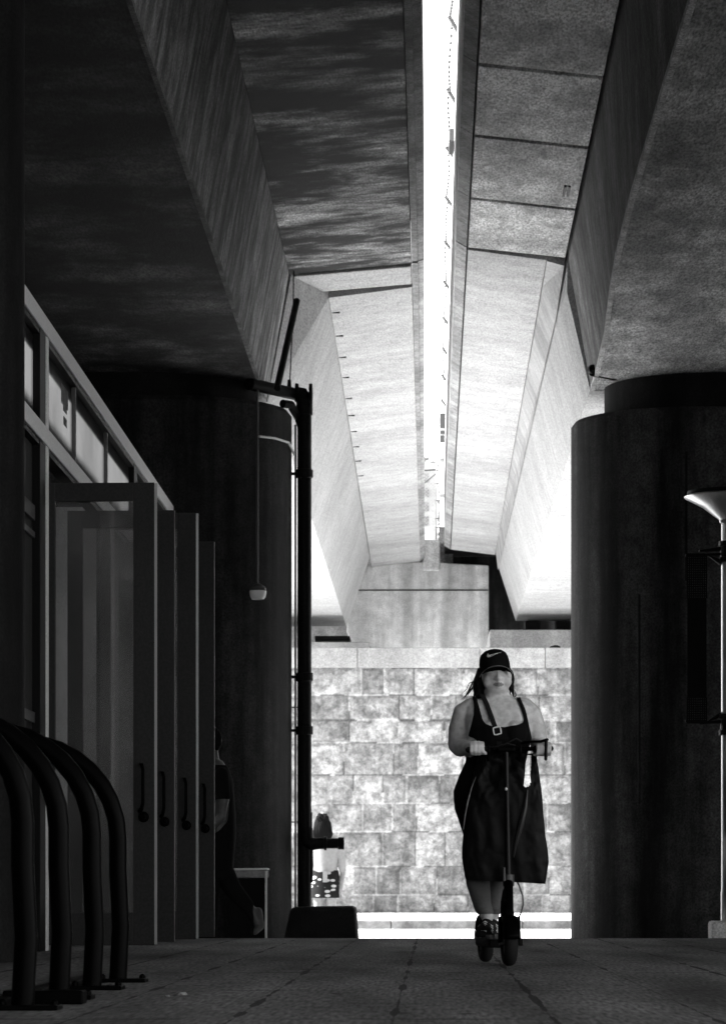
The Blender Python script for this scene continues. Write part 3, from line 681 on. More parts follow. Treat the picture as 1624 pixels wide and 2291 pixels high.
# leaning drain pipe from the deck joint
mb = MB(); mb.tube([V(664, 672, 36.2), V(620, 868, 35.0)], .036, 12)
tag(mb.build('drain_pipe', M['iron'], smooth=True), 'slim black drain pipe slanting down from the deck joint to the pier', 'pipe')
mb = MB(); mb.tube([V(657, 602, 36.3), V(656, 690, 36.0), V(648, 865, PD - .1)], .007, 6)
tag(mb.build('cable', M['iron']), 'thin black cable dropping from the deck joint to the standpipe', 'cable')
# conduit with camera on the pier face
cd = thing('pole_camera', 'dome camera with a pale ring hanging from a thin pipe on the dark pier', 'camera', (-1.78, 34.6, 3))
xx = (575.5 - CX) * 34.62 / F
mb = MB(); mb.tube([(xx, 34.62, V(0, 872, 34.62).z), (xx, 34.62, V(0, 1308, 34.62).z)], .014, 10); mb.build('pipe', M['darkmetal'], cd)
p = V(577, 1323, 34.5)
mb = MB(); mb.lathe((p.x, 34.5, p.z + .03), [(.02, .05), (.07, .02), (.085, 0), (.085, -.02)], 24); mb.build('hood', M['darkmetal'], cd, smooth=True)
mb = MB(); mb.lathe((p.x, 34.5, p.z), [(.086, .005), (.088, -.01), (.08, -.055), (.062, -.085), (.055, -.08)], 28, cap=False); mb.build('ring', M['white'], cd, smooth=True)
mb = MB(); mb.ball((p.x, 34.5, p.z - .015), (.055, .055, .065), 16, 10); mb.build('lens', M['blackgloss'], cd, smooth=True)
mb = MB(); mb.tube([V(580, 976, 34.6), V(615, 980, 34.75), V(646, 990, 35.2), V(659, 1018, PD - .1)], .012, 8)
tag(mb.build('strap', M['rail'], smooth=True), 'pale wire strap looping round the rounded end of the dark pier', 'strap')
# dark concrete block in front of the standpipe
BD = 34.0
pts = [V(637, 2099, BD), V(797, 2099, BD), V(794, 2028, BD), V(651, 2030, BD)]
lo_ = [(pts[0].x - .02, -0.12), (pts[1].x + .01, -0.12), (pts[2].x, pts[2].z), (pts[3].x, pts[3].z)]
mb = MB(); mb.loft([[(x, BD, z) for x, z in lo_], [(x, BD + .9, z) for x, z in lo_]])
tag(mb.build('concrete_block', M['block'], bevel=0.045), 'low dark concrete block with a sloping end, at the foot of the standpipe', 'concrete block')

# ------------------------------------------------------------------ things seen through the gap
fd = 70.5
fg = thing('mesh_gate', 'wire mesh gate with double post seen through the gap between the bridges', 'gate', (0.05, fd, 7.2))
zb = V(0, 1208, fd).z - .1
for xd, yt in ((976, 985), (983, 1000)):
    p = V(xd, yt, fd); mb = MB(); mb.tube([(p.x, fd, zb), (p.x, fd, p.z)], .012, 8); mb.build('post', M['steel'], fg)
for y in (1052, 1082, 1120, 1160, 1180, 1020):
    a = V(974, y, fd); b_ = V(985, y, fd); mb = MB(); mb.tube([a, b_], .012, 6); mb.build('rung', M['darkmetal'], fg)
mb = MB(); mb.tube([V(938, 1053, fd), V(974, 1051, fd)], .018, 8); mb.build('top_bar', M['darkmetal'], fg)
mb = MB(); mb.tube([V(940, 1088, fd), V(975, 1060, fd)], .010, 8); mb.build('brace', M['darkmetal'], fg)
mb = MB()
a = V(930, 1205, fd); b_ = V(976, 1055, fd); k = a.x - 1.5
while k < b_.x:
    for sgn in (1, -1):
        pts = []
        for t in (0, 1):
            z = a.z + t * (b_.z - a.z); x = (k if sgn > 0 else k) + sgn * (t - (0 if sgn > 0 else 1)) * (b_.z - a.z)
            pts.append(Vector((x, fd, z)))
        p0, p1 = pts
        if p0.x > p1.x: p0, p1 = p1, p0
        d_ = (p1 - p0); lo2 = max(0, (a.x - p0.x) / d_.x); hi2 = min(1, (b_.x - p0.x) / d_.x)
        if hi2 > lo2: mb.tube([p0 + d_ * lo2, p0 + d_ * hi2], .003, 4)
    k += 0.07
mb.build('wire_mesh', M['steel'], fg)
# far tower with a dark sign
TD = 120.0
tw = thing('tower_block', 'pale tower block with dark sign panels, far off in the gap between bridges', 'building', (3.3, TD, 0))
xl = (983 - CX) * TD / F; zt_ = V(0, 925, TD).z
mb = MB(); mb.box(xl, xl + 7, TD, TD + 8, -0.17, zt_ - .2); mb.build('wall', M['white'], tw)
for y0, y1 in ((925, 958), (964, 971), (975, 990), (1026, 1034), (1106, 1113)):
    mb = MB(); mb.box(xl + .01, xl + .8, TD - .12, TD - .01, V(0, y1, TD).z, V(0, y0, TD).z); mb.build('sign_panel', M['darkmetal'] if y0 < 1000 else M['kerb'], tw)
lb = thing('apartment_building', 'pale low building in front of the tree in the gap between bridges', 'building', (-3, 130, 0))
mb = MB(); mb.box(-9, .25, 130, 140, -0.17, V(0, 1035, 130).z); mb.build('wall', M['clean'], lb)
for k in range(4):
    mb = MB(); z = V(0, 1080 + 32 * k, 130).z; mb.box(-0.45, -0.1, 129.9, 129.99, z, z + .35); mb.build('window', M['kerb'], lb)
tr = thing('tree', 'distant leafy tree topping the pale building in the gap', 'tree', (-1.2, 150, 0))
mb = MB(); mb.tube([(-1.2, 150, -.17), (-1.1, 150, 9), (-.9, 150, 17)], [.3, .22, .08], 8)
for k in range(6): mb.tube([(-1.1, 150, 11 + k), (-1.1 + 2.2 * math.sin(k * 2.4), 150 + 2 * math.cos(k * 2.4), 14.5 + k * .9)], [.09, .03], 6)
mb.build('trunk', M['block'], tr)
mb = MB(); r3 = random.Random(11)
for k in range(2600):
    th = r3.random() * 6.28; u = r3.random() ** .4; zz = r3.uniform(-1, 1)
    rad = 3.4 * math.sqrt(max(0, 1 - zz * zz)) * u
    c = Vector((-1.2 + rad * math.cos(th), 150 + rad * math.sin(th), 17 + 3.0 * zz))
    if noise.noise(c * .7) < -0.1: continue
    n = Vector((r3.gauss(0, 1), r3.gauss(0, 1), r3.gauss(0, 1))).normalized(); a = n.orthogonal().normalized() * .16; b_ = n.cross(a)
    mb.add([c - a, c + b_ * .5, c + a, c - b_ * .5], [(0, 1, 2, 3)])
mb.build('crown', M['kerb'], tr)

# ------------------------------------------------------------------ people
def remesh(mb, name, mats, voxel, smooth_it=6, parent=None):
    me = bpy.data.meshes.new(name); me.from_pydata(mb.v, [], mb.f)
    bm = bmesh.new(); bm.from_mesh(me); bmesh.ops.recalc_face_normals(bm, faces=bm.faces); bm.to_mesh(me); bm.free()
    o = bpy.data.objects.new(name, me); C.objects.link(o)
    r = o.modifiers.new("r", 'REMESH'); r.mode = 'VOXEL'; r.voxel_size = voxel
    s = o.modifiers.new("s", 'SMOOTH'); s.factor = 0.5; s.iterations = smooth_it
    dg = bpy.context.evaluated_depsgraph_get()
    nm = bpy.data.meshes.new_from_object(o.evaluated_get(dg)); nm.name = name
    o.modifiers.clear(); o.data = nm; bpy.data.meshes.remove(me)
    for m in mats: nm.materials.append(m)
    nm.shade_smooth()
    if parent is not None: put(o, parent)
    return o
def inpoly(x, y, poly):
    r = False; n = len(poly); j = n - 1
    for i in range(n):
        xi, yi = poly[i]; xj, yj = poly[j]
        if (yi > y) != (yj > y) and x < (xj - xi) * (y - yi) / (yj - yi) + xi: r = not r
        j = i
    return r
def todisp(p): return CX + p.x * F / p.y, CY - (p.z - CAMZ) * F / p.y
def shell(src, name, mat, keep, off, parent, thick=0.0):
    """cloth: the part of a body surface picked by keep(), lifted off the skin"""
    bm = bmesh.new(); bm.from_mesh(src.data)
    for v in bm.verts: v.co = v.co + v.normal * off
    dead = [f for f in bm.faces if not keep(f.calc_center_median())]
    bmesh.ops.delete(bm, geom=dead, context='FACES')
    bm.normal_update()
    edge = {v: [e.other_vert(v) for e in v.link_edges if e.is_boundary] for v in bm.verts if v.is_boundary}
    for _ in range(10):
        new = {v: (v.co + sum((q.co for q in ns), Vector()) / len(ns)) / 2 for v, ns in edge.items() if len(ns) == 2}
        for v, c in new.items(): v.co = c
    me = bpy.data.meshes.new(name); bm.to_mesh(me); bm.free(); me.materials.clear(); me.materials.append(mat); me.shade_smooth()
    for p in me.polygons: p.material_index = 0
    o = bpy.data.objects.new(name, me); C.objects.link(o)
    if thick:
        s = o.modifiers.new("t", 'SOLIDIFY'); s.thickness = thick; s.offset = -1
    put(o, parent); return o

def fist(mb, c, ax, wrist, sgn, r=0.0105):
    """a hand closed round a bar at c with direction ax; sgn = side of the thumb along ax"""
    ax = ax.normalized(); up = Vector((0, 0, 1)); up = (up - ax * up.dot(ax)).normalized(); fw = ax.cross(up)
    if fw.y > 0: fw = -fw                       # towards the camera
    def q(a, f, u): return c + ax * a + fw * f + up * u
    for i, a in enumerate((-0.033, -0.011, 0.011, 0.032)):
        a *= sgn * -1 * -1
        k = (0.94, 1.03, 1.0, 0.88)[i]
        mb.tube([q(a * .9, -.030, .026), q(a, .006, .036 * k), q(a, .034 * k, .018), q(a, .034 * k, -.014), q(a, .010, -.030 * k), q(a, -.010, -.026)], [r*1.2, r*1.15, r*1.08, r, r*.95, r*.85], 10, True)
    mb.ball(q(0, -.030, .012), (.047, .028, .030), 16, 10)
    mb.tube([q(sgn*.030, -.034, -.004), q(sgn*.050, -.012, -.022), q(sgn*.048, .014, -.026), q(sgn*.036, .032, -.020)], [.016, .0135, .0115, .010], 10, True)
    mb.tube([q(0, -.034, .012), wrist], [.032, .029], 12, True)

# ---- the rider
WD = 18.7
def W(x, y, dy=0.0): return V(x, y, WD) + Vector((0, dy, 0))
rider = thing('person', 'woman in a black cap and black tank top riding an electric scooter', 'person', (0.36, 18.75, 0.14))
mb = MB()
def tor(sections, seg=40, yc=0.0):
    R = []
    for xl, xr, y, dep, off in sections:
        c = W((xl + xr) / 2, y, yc + off); hw = (xr - xl) / 2 * WD / F; ring = []
        for k in range(seg):
            a = 2 * math.pi * k / seg; ca, sa = math.cos(a), math.sin(a)
            e = 0.82
            ring.append(c + Vector((hw * math.copysign(abs(ca) ** e, ca), dep * math.copysign(abs(sa) ** e, sa), 0)))
        R.append(ring)
    mb.loft(R)
TY = 0.08
tor([(1090, 1140, 1553, .060, .0), (1080, 1150, 1560, .068, .0), (1048, 1182, 1567, .075, .0), (1036, 1196, 1580, .090, -.005), (1040, 1190, 1605, .115, -.02), (1044, 1188, 1630, .140, -.045),
     (1044, 1186, 1655, .142, -.045), (1046, 1180, 1680, .125, -.02), (1044, 1174, 1705, .130, -.01), (1030, 1172, 1735, .150, .0), (1017, 1168, 1770, .165, .01), (1018, 1166, 1795, .165, .02), (1028, 1162, 1830, .15, .02), (1040, 1160, 1850, .13, .02)], yc=TY)
# bust
for xx in (1098, 1150): mb.ball(W(xx, 1641, TY - .135), (.067, .062, .070), 18, 12)
# neck, head
mb.tube([W(1112, 1585, TY + .01), W(1111, 1562, TY + .005), W(1110, 1540, TY + .01)], [.074, .066, .062], 20, True)
HC = W(1110, 1512, TY - .01)
mb.ball(HC + Vector((-.004, .02, .045)), (.079, .097, .095), 28, 18)
mb.ball(HC + Vector((.002, -.012, -.025)), (.074, .078, .085), 28, 18)
mb.ball(HC + Vector((.006, -.028, -.066)), (.067, .054, .040), 20, 12)      # chin
mb.ball(HC + Vector((.004, .005, -.088)), (.074, .066, .042), 20, 12)       # under-chin
for sx in (-1, 1): mb.ball(HC + Vector((sx * .046 + .006, -.044, -.030)), (.037, .038, .040), 14, 10)   # cheeks
mb.tube([HC + Vector((.010, -.070, .026)), HC + Vector((.012, -.090, -.006)), HC + Vector((.013, -.096, -.015))], [.010, .014, .018], 12, True)
for sx in (-1, 1): mb.ball(HC + Vector((.013 + sx * .018, -.083, -.017)), .013, 10, 8)
mb.tube([HC + Vector((-.014, -.080, -.047)), HC + Vector((.012, -.092, -.043)), HC + Vector((.038, -.078, -.046))], [.006, .009, .006], 10, True)
mb.tube([HC + Vector((-.010, -.078, -.057)), HC + Vector((.012, -.088, -.060)), HC + Vector((.034, -.076, -.056))], [.006, .010, .006], 10, True)
for sx in (-1, 1): mb.ball(HC + Vector((sx * .076, .015, -.005)), (.014, .026, .032), 12, 8)   # ears
# arms
def arm(pts, rad): mb.tube(pts, rad, 20, True)
SL = W(1038, 1592, TY); EL = W(1024, 1664, TY + .05); BARL = W(1066, 1679, -.16)
arm([W(1056, 1581, TY), SL, W(1029, 1630, TY + .02), EL], [.056, .061, .064, .056])
WRL = BARL + Vector((-.045, .075, .008))
arm([EL, W(1030, 1673, TY - .04), WRL], [.054, .052, .032])
SR = W(1188, 1594, TY); ER = W(1207, 1662, TY + .05); BARR = W(1214, 1681, -.16)
arm([W(1172, 1581, TY), SR, W(1200, 1630, TY + .02), ER], [.056, .060, .061, .050])
WRR = BARR + Vector((.006, .085, .012))
arm([ER, W(1210, 1671, TY - .05), WRR], [.050, .047, .031])
BAX = (W(1219, 1678, -.16) - W(1060, 1680, -.16))
fist(mb, BARL, BAX, WRL, 1); fist(mb, BARR, BAX, WRR, -1)
# legs
DECKZ = 0.142
def Wz(x, y, dy, z):
    p = W(x, y, dy); p.z = z; return p
KL = W(1073, 1885, TY - .03); AL = W(1090, 2052, -.02); KR = W(1128, 1885, TY + .02); AR = W(1103, 2052, .22)
mb.tube([W(1060, 1800, TY), KL, W(1069, 1975, TY - .02), W(1080, 2030, -.02), AL], [.105, .070, .062, .044, .037], 20, True)
mb.tube([W(1122, 1800, TY), KR, W(1117, 1970, TY + .09), W(1106, 2030, .18), AR], [.105, .080, .062, .044, .037], 20, True)
for A, dx in ((AL, -.02), (AR, -.02)):
    mb.tube([Vector((A.x, A.y + .03, DECKZ + .045)), Vector((A.x + dx, A.y - .10, DECKZ + .035)), Vector((A.x + dx * 1.6, A.y - .17, DECKZ + .03))], [.036, .036, .026], 14, True)
body = remesh(mb, 'body', [M['skin'], M['lips'], M['brow']], 0.0055, 9, rider)
for p in body.data.polygons:
    c = p.center - HC
    if ((c.x - .012) / .029) ** 2 + ((c.z + .051) / .012) ** 2 < 1 and c.y < -.06: p.material_index = 1
    elif c.y < -.03 and .052 < c.z < .064 and abs(c.x - .008) < .055 and abs(c.x - .008) > .012: p.material_index = 2
def segd(p, a, b):
    t = max(0, min(1, (p - a).dot(b - a) / (b - a).length_squared)); return (p - a.lerp(b, t)).length
tank_poly = [(1055, 1555), (1067, 1555), (1070, 1575), (1079, 1610), (1086, 1619.5), (1101.5, 1626), (1132, 1627), (1160, 1621.5), (1170, 1617), (1172, 1608), (1165, 1585), (1152, 1555), (1161, 1555), (1176, 1589), (1185, 1630), (1190, 1654), (1194, 1712), (1036, 1712), (1045, 1654), (1056, 1615), (1060, 1595), (1060, 1575)]
def k_tank(c):
    x, y = todisp(c)
    if (c - BARL).length < .070 or (c - BARR).length < .070: return False
    if segd(c, EL, WRL) < .062 or segd(c, ER, WRR) < .058 or segd(c, SL, EL) < .06: return False
    return inpoly(x, y, tank_poly) and c.y < 19.1
shell(body, 'tank_top', M['jersey'], k_tank, .007, rider)
lo_y, hi_y = 1695, 1962
def k_skirt(c):
    x, y = todisp(c)
    return lo_y < y < hi_y and 1000 < x < 1185 and min((c - BARL).length, (c - BARR).length) > .070 and segd(c, EL, WRL) > .075 and segd(c, ER, WRR) > .07
shell(body, 'leggings', M['jersey'], k_skirt, .007, rider)
lo_y, hi_y = 1961, 2046
shell(body, 'lower_leg', M['leg_dark'], k_skirt, .006, rider)  # darker layer over the lower legs
# shoes
for A in (AL, AR):
    f0 = Vector((A.x, A.y + .075, DECKZ)); 
    sh = thing('shoe', None, None, (A.x, A.y, DECKZ)); sh.parent = rider; sh.matrix_parent_inverse = Matrix.Translation(-rider.location)
    def ring(yoff, w_, h, dx): 
        c = Vector((A.x + dx, A.y + yoff, DECKZ + .024)); return [c + Vector((w_ * math.cos(2*math.pi*k/20), 0, (h if math.sin(2*math.pi*k/20) > 0 else .012) * math.sin(2*math.pi*k/20))) for k in range(20)]
    mb = MB(); mb.loft([ring(.07, .025, .05, 0), ring(.06, .04, .085, 0), ring(.0, .043, .105, 0), ring(-.05, .046, .085, -.008), ring(-.11, .052, .060, -.018), ring(-.17, .050, .045, -.026), ring(-.20, .034, .03, -.03), ring(-.21, .015, .012, -.03)])
    u = mb.build('upper', M['darkcloth'], None, smooth=True, autosmooth=80); u.parent = sh; u.matrix_parent_inverse = Matrix.Translation(-sh.location)
    mb = MB(); so = []
    for z, g in ((0.0, .95), (.012, 1.0), (.026, .98)):
        so.append([Vector((A.x - .016 * (1 - math.cos(a)) + .056 * g * math.sin(a), A.y - .07 - .145 * g * -math.cos(a) * -1, DECKZ + z)) for a in [2*math.pi*k/24 for k in range(24)]])
    mb.loft(so); s2 = mb.build('sole', M['darkmetal'], None, smooth=True); s2.parent = sh; s2.matrix_parent_inverse = Matrix.Translation(-sh.location)
    mb = MB()
    for yo, zz in ((-.07, .098), (-.095, .086), (-.12, .074)):
        mb.tube([(A.x - .052, A.y + yo, DECKZ + zz - .030), (A.x - .015, A.y + yo - .008, DECKZ + zz), (A.x + .028, A.y + yo, DECKZ + zz - .028)], .0065, 6)
    for a0 in (-.05, -.012, .024): mb.box(A.x + a0 - .026, A.x + a0 + .004, A.y - .212 + abs(a0 + .02) * 1.2, A.y - .19 + abs(a0 + .02) * 1.2, DECKZ + .034, DECKZ + .050)
    l = mb.build('laces', M['whitecloth'], None); l.parent = sh; l.matrix_parent_inverse = Matrix.Translation(-sh.location)
# cap
cap = MB(); cc = HC + Vector((-.006, .012, .045))
prof = [(1.0, -.03), (1.0, 0), (.985, .03), (.93, .06), (.82, .082), (.6, .098), (.3, .107), (.03, .110)]
tilt = Matrix.Rotation(math.radians(-8), 3, 'X') @ Matrix.Rotation(math.radians(-6), 3, 'Y')
rings = []
for r_, h in prof:
    rings.append([cc + tilt @ Vector((.0875 * r_ * math.cos(2*math.pi*k/36), .105 * r_ * math.sin(2*math.pi*k/36), h)) for k in range(36)])
cap.loft(rings); capo = cap.build('cap', M['jersey'], rider, smooth=True, autosmooth=70)
br_ = MB(); rows_ = []
for t in range(7):
    f_ = t / 6; row = []
    for k in range(17):
        a = math.radians(-90 + (k - 8) * 8.6)
        R0 = Vector((.088 * math.cos(a), .106 * math.sin(a), -.018))
        row.append(cc + tilt @ (R0 + Vector((math.cos(a) * 0.012 * f_, -.082 * f_ * math.cos((k-8)/8*1.2), -.006 * f_ - .030 * f_ * ((k-8)/8)**2))))
    rows_.append(row)
br_.loft(rows_, cap=False, close=False)
bo = br_.build('brim', M['jersey'], None, smooth=True); sm = bo.modifiers.new('t', 'SOLIDIFY'); sm.thickness = .004; bo.parent = capo
tb = MB(); tb.tube([p + Vector((0, -.002, .0)) for p in rows_[-1]], .0022, 6); e = tb.build('brim_edge', M['kerb'], None); e.parent = capo
# swoosh-shaped emblem on the cap front
em = MB()
out = [(-.036, .006), (-.041, -.006), (-.037, -.014), (-.026, -.016), (-.008, -.010), (.018, -.001), (.044, .0095), (.016, .004), (-.010, -.001), (-.024, -.004), (-.030, -.001), (-.031, .008)]
def capfront(u, v):
    x = u; zz = v + .064
    kk = 1.0
    for (r0, h0), (r1, h1) in zip(prof, prof[1:]):
        if h0 <= zz <= h1: kk = r0 + (r1 - r0) * (zz - h0) / (h1 - h0)
    x2 = x / (.0875 * kk); y = -.105 * kk * math.sqrt(max(0, 1 - x2 * x2))
    return cc + tilt @ Vector((x, y - .0035, zz))
ring_f = [capfront(u, v) for u, v in out]; ring_b = [p + Vector((0, .003, 0)) for p in ring_f]
em.loft([ring_f, ring_b]); e = em.build('emblem', M['rail'], None); e.parent = capo
# hair
hr = MB(); r5 = random.Random(4)
def lock(a, b_, c_, r0): hr.tube([a, a.lerp(b_, .5) + Vector((r5.uniform(-.01, .01), 0, 0)), b_, b_.lerp(c_, .5) + Vector((r5.uniform(-.012, .012), 0, 0)), c_], [r0, r0 * 1.1, r0, r0 * .8, r0 * .2], 7)
for k in range(26):
    a = W(1074 + r5.uniform(-3, 6), 1500 + r5.uniform(-8, 10), TY + r5.uniform(-.02, .08))
    b_ = W(1068 + r5.uniform(-5, 10), 1530 + r5.uniform(-6, 6), TY + r5.uniform(-.02, .08)); c_ = W(1066 + r5.uniform(-8, 14), 1562 + r5.uniform(-8, 3), TY + r5.uniform(-.03, .08)); lock(a, b_, c_, r5.uniform(.008, .014))
for k in range(14):
    a = W(1141 + r5.uniform(-3, 3), 1500 + r5.uniform(-6, 6), TY + r5.uniform(.0, .08)); b_ = W(1144 + r5.uniform(-3, 3), 1522 + r5.uniform(-6, 6), TY + r5.uniform(.0, .08)); c_ = W(1144 + r5.uniform(-4, 7), 1553 + r5.uniform(-14, 6), TY + r5.uniform(.0, .08)); lock(a, b_, c_, r5.uniform(.006, .011))
for k in range(9):
    a = W(1070 + r5.uniform(-3, 3), 1512 + r5.uniform(-4, 12), TY + .04); b_ = W(1055 + r5.uniform(-8, 8), 1530 + r5.uniform(-8, 8), TY + .06); c_ = W(1036 + r5.uniform(-8, 14), 1562 + r5.uniform(-16, 6), TY + .07); lock(a, b_, c_, .0022)
for k in range(3):
    a = W(1146, 1545, TY + .04); hr.tube([a, W(1153, 1543 + 3*k, TY + .04), W(1156, 1551 + 2*k, TY + .04), W(1150, 1560, TY + .04)], .0016, 5)
hr.ball(W(1074, 1532, TY + .05), (.040, .06, .080), 16, 10); hr.ball(W(1144, 1516, TY + .05), (.020, .05, .050), 16, 10); hr.ball(W(1108, 1535, TY + .09), (.085, .05, .10), 20, 12)
hr.build('hair', M['hair'], rider, smooth=True)
for sx in (-1, 1):
    em = MB(); em.ball(HC + Vector((.010 + sx * .032, -.070, .030)), (.014, .010, .007), 12, 8); em.build('eye', M['hair'], rider, smooth=True)
# cross-body strap with ring buckle
st = MB(); path = [W(1078, 1553, TY - .05), W(1087, 1572, TY - .085), W(1097, 1600, TY - .135), W(1106, 1628, TY - .190), W(1111, 1640, TY - .198), W(1117, 1668, TY - .175), W(1124, 1695, TY - .15)]
row = []
for p in path: row.append([p + Vector((-.014, -.004, 0)), p + Vector((.014, -.004, 0)), p + Vector((.014, .003, 0)), p + Vector((-.014, .003, 0))])
st.loft(row); sto = st.build('bag_strap', M['darkcloth'], rider)
bk = MB(); c = W(1111, 1638, TY - .212); sq = []
for k in range(16):
    a = 2 * math.pi * k / 16 + .2; r_ = .0205 / max(abs(math.cos(a - .2)), abs(math.sin(a - .2))) ** .75; sq.append(c + Vector((r_ * math.cos(a), 0, r_ * math.sin(a))))
bk.tube(sq + [sq[0]], .0042, 8); e = bk.build('buckle', M['white'], None, smooth=True); e.parent = sto

# ---- scooter
sc = thing('scooter', 'black electric kick scooter carrying the woman in the cap', 'scooter', (0.37, 18.9, 0))
FW = V(1139, 2162, gd(2162)); FW.z = 0; RW = V(1086, 2153, gd(2153)); RW.z = 0
ax = (FW - RW).normalized(); sd = Vector((-ax.y, ax.x, 0))
if sd.x < 0: sd = -sd
def L(f, s, z): return RW.lerp(FW, f) + sd * s + Vector((0, 0, z))
def ring_about(c, axis, r, rr, seg=40, seg2=14):
    axis = axis.normalized(); u = Vector((0, 0, 1)); v = axis.cross(u); R = []
    for k in range(seg + 1):
        a = 2 * math.pi * k / seg; d_ = u * math.cos(a) + v * math.sin(a); cc_ = c + d_ * r
        R.append([cc_ + d_ * rr[1] * math.cos(2*math.pi*j/seg2) + axis * rr[0] * math.sin(2*math.pi*j/seg2) for j in range(seg2)])
    return R
for nm, w_ in (('wheel', FW), ('wheel', RW)):
    t = thing(nm, None, None, w_ + Vector((0, 0, .125))); t.parent = sc; t.matrix_parent_inverse = Matrix.Translation(-sc.location)
    mb = MB(); mb.loft(ring_about(w_ + Vector((0, 0, .125)), sd, .093, (.037, .034)), cap=False); o = mb.build('tyre', M['rubber'], None, smooth=True); o.parent = t; o.matrix_parent_inverse = Matrix.Translation(-t.location)
    mb = MB(); mb.tube([w_ + Vector((0, 0, .125)) - sd * .025, w_ + Vector((0, 0, .125)) + sd * .025], .068, 24); mb.tube([w_ + Vector((0, 0, .125)) - sd * .055, w_ + Vector((0, 0, .125)) + sd * .055], .012, 10); o = mb.build('rim', M['darkmetal'], None, smooth=True); o.parent = t; o.matrix_parent_inverse = Matrix.Translation(-t.location)
def fender(c, a0, a1, w_=.048, name='fender'):
    R = []
    for k in range(15):
        a = math.radians(a0 + (a1 - a0) * k / 14); d_ = Vector((0, 0, 1)) * math.sin(a) + ax * math.cos(a); row = []
        for j in range(9):
            b_ = math.radians(-90 + 180 * j / 8); row.append(c + d_ * (.132 + .022 * math.cos(b_)) + sd * w_ * math.sin(b_))
        R.append(row)
    mb = MB(); mb.loft(R, cap=False, close=False); o = mb.build(name, M['blackgloss'], sc, smooth=True); s_ = o.modifiers.new('t', 'SOLIDIFY'); s_.thickness = .004
fender(FW + Vector((0, 0, .128)), 8, 150); fender(RW + Vector((0, 0, .128)), 40, 178)
mb = MB(); prof_d = [(-.075, .095), (.075, .095), (.082, .115), (.078, .141), (-.078, .141), (-.082, .115)]
mb.loft([[L(f, s, z) for s, z in prof_d] for f in (.17, .78)]); mb.build('deck', M['black'], sc, bevel=.006)
TOPB = W(1131, 1682, -.175); 
S0 = L(.88, 0, .14) ; S0 = Vector((FW.x - .005, FW.y + .02, .30)); S1 = W(1136, 1972, -.165)
mb = MB(); mb.tube([L(.74, 0, .12), L(.84, 0, .20), S0 + Vector((-.015, .05, .05)), S1 + Vector((-.01, .02, -.06))], [.03, .028, .026, .024], 12); mb.build('neck', M['black'], sc, smooth=True)
mb = MB(); mb.tube([FW + Vector((0, .02, .25)), S0, S1], [.033, .030, .025], 16); 
for s_ in (-1, 1): mb.tube([FW + Vector((0, .01, .27)) + sd * s_ * .05, FW + Vector((0, 0, .125)) + sd * s_ * .05], .012, 8)
mb.build('fork', M['blackgloss'], sc, smooth=True)
mb = MB(); mb.tube([S1, S1.lerp(TOPB, .5), TOPB], [.016, .0125, .0125], 16); mb.build('stem', M['stem'], sc, smooth=True)
mb = MB(); mb.tube([S1 + Vector((0, 0, -.03)), S1 + Vector((0, 0, .035))], .032, 16); mb.tube([S1 + Vector((-.025, -.03, .0)), S1 + Vector((-.026, -.032, .075))], .008, 8); mb.build('fold_latch', M['darkmetal'], sc, smooth=True)
mb = MB(); mb.ball(W(1131, 1768, -.178), (.010, .008, .012), 12, 8); mb.build('reflector', M['white'], sc, smooth=True)
BL = W(1047, 1681, -.16); BR = W(1229, 1678, -.16)
mb = MB(); mb.tube([BL, BR], .0125, 12); mb.build('handlebar', M['blackgloss'], sc, smooth=True)
for a, b_ in ((BL, BL.lerp(BR, .24)), (BR.lerp(BL, .17), BR)):
    mb = MB(); mb.tube([a, b_], .017, 14, True); mb.build('grip', M['rubber'], sc, smooth=True)
mb = MB(); mb.tube([W(1166, 1666, -.19), W(1185, 1663, -.20), W(1207, 1663, -.20), W(1221, 1659, -.19)], [.009, .008, .007, .009], 8, True); mb.build('brake_lever', M['blackgloss'], sc, smooth=True)
mb = MB(); mb.tube([W(1219, 1662, -.20), W(1218, 1702, -.20)], .009, 8, True); mb.build('grip_clamp', M['black'], sc)
mb = MB(); mb.box(TOPB.x - .05, TOPB.x + .05, TOPB.y - .02, TOPB.y + .03, TOPB.z - .01, TOPB.z + .022); mb.build('display', M['blackgloss'], sc, bevel=.008)
mb = MB(); mb.tube([W(1103, 1679, -.19), W(1122, 1672, -.22), W(1140, 1663, -.23), W(1152, 1657, -.23), W(1165, 1664, -.21)], .0045, 6); mb.tube([W(1092, 1676, -.18), W(1110, 1674, -.2), W(1132, 1668, -.21), W(1152, 1672, -.2)], .004, 6); mb.build('brake_cable', M['rubber'], sc)
mb = MB(); mb.tube([W(1145, 1952, -.09), W(1149, 1962, -.10), W(1160, 1982, -.11), W(1168, 2005, -.11), W(1169, 2025, -.11), W(1164, 2044, -.11), W(1155, 2062, -.1)], .0045, 8); mb.build('motor_cable', M['darkmetal'], sc)
mb = MB(); mb.box(FW.x + .05, FW.x + .075, FW.y - .02, FW.y + .02, .11, .15); mb.build('axle_nut', M['black'], sc, bevel=.005)

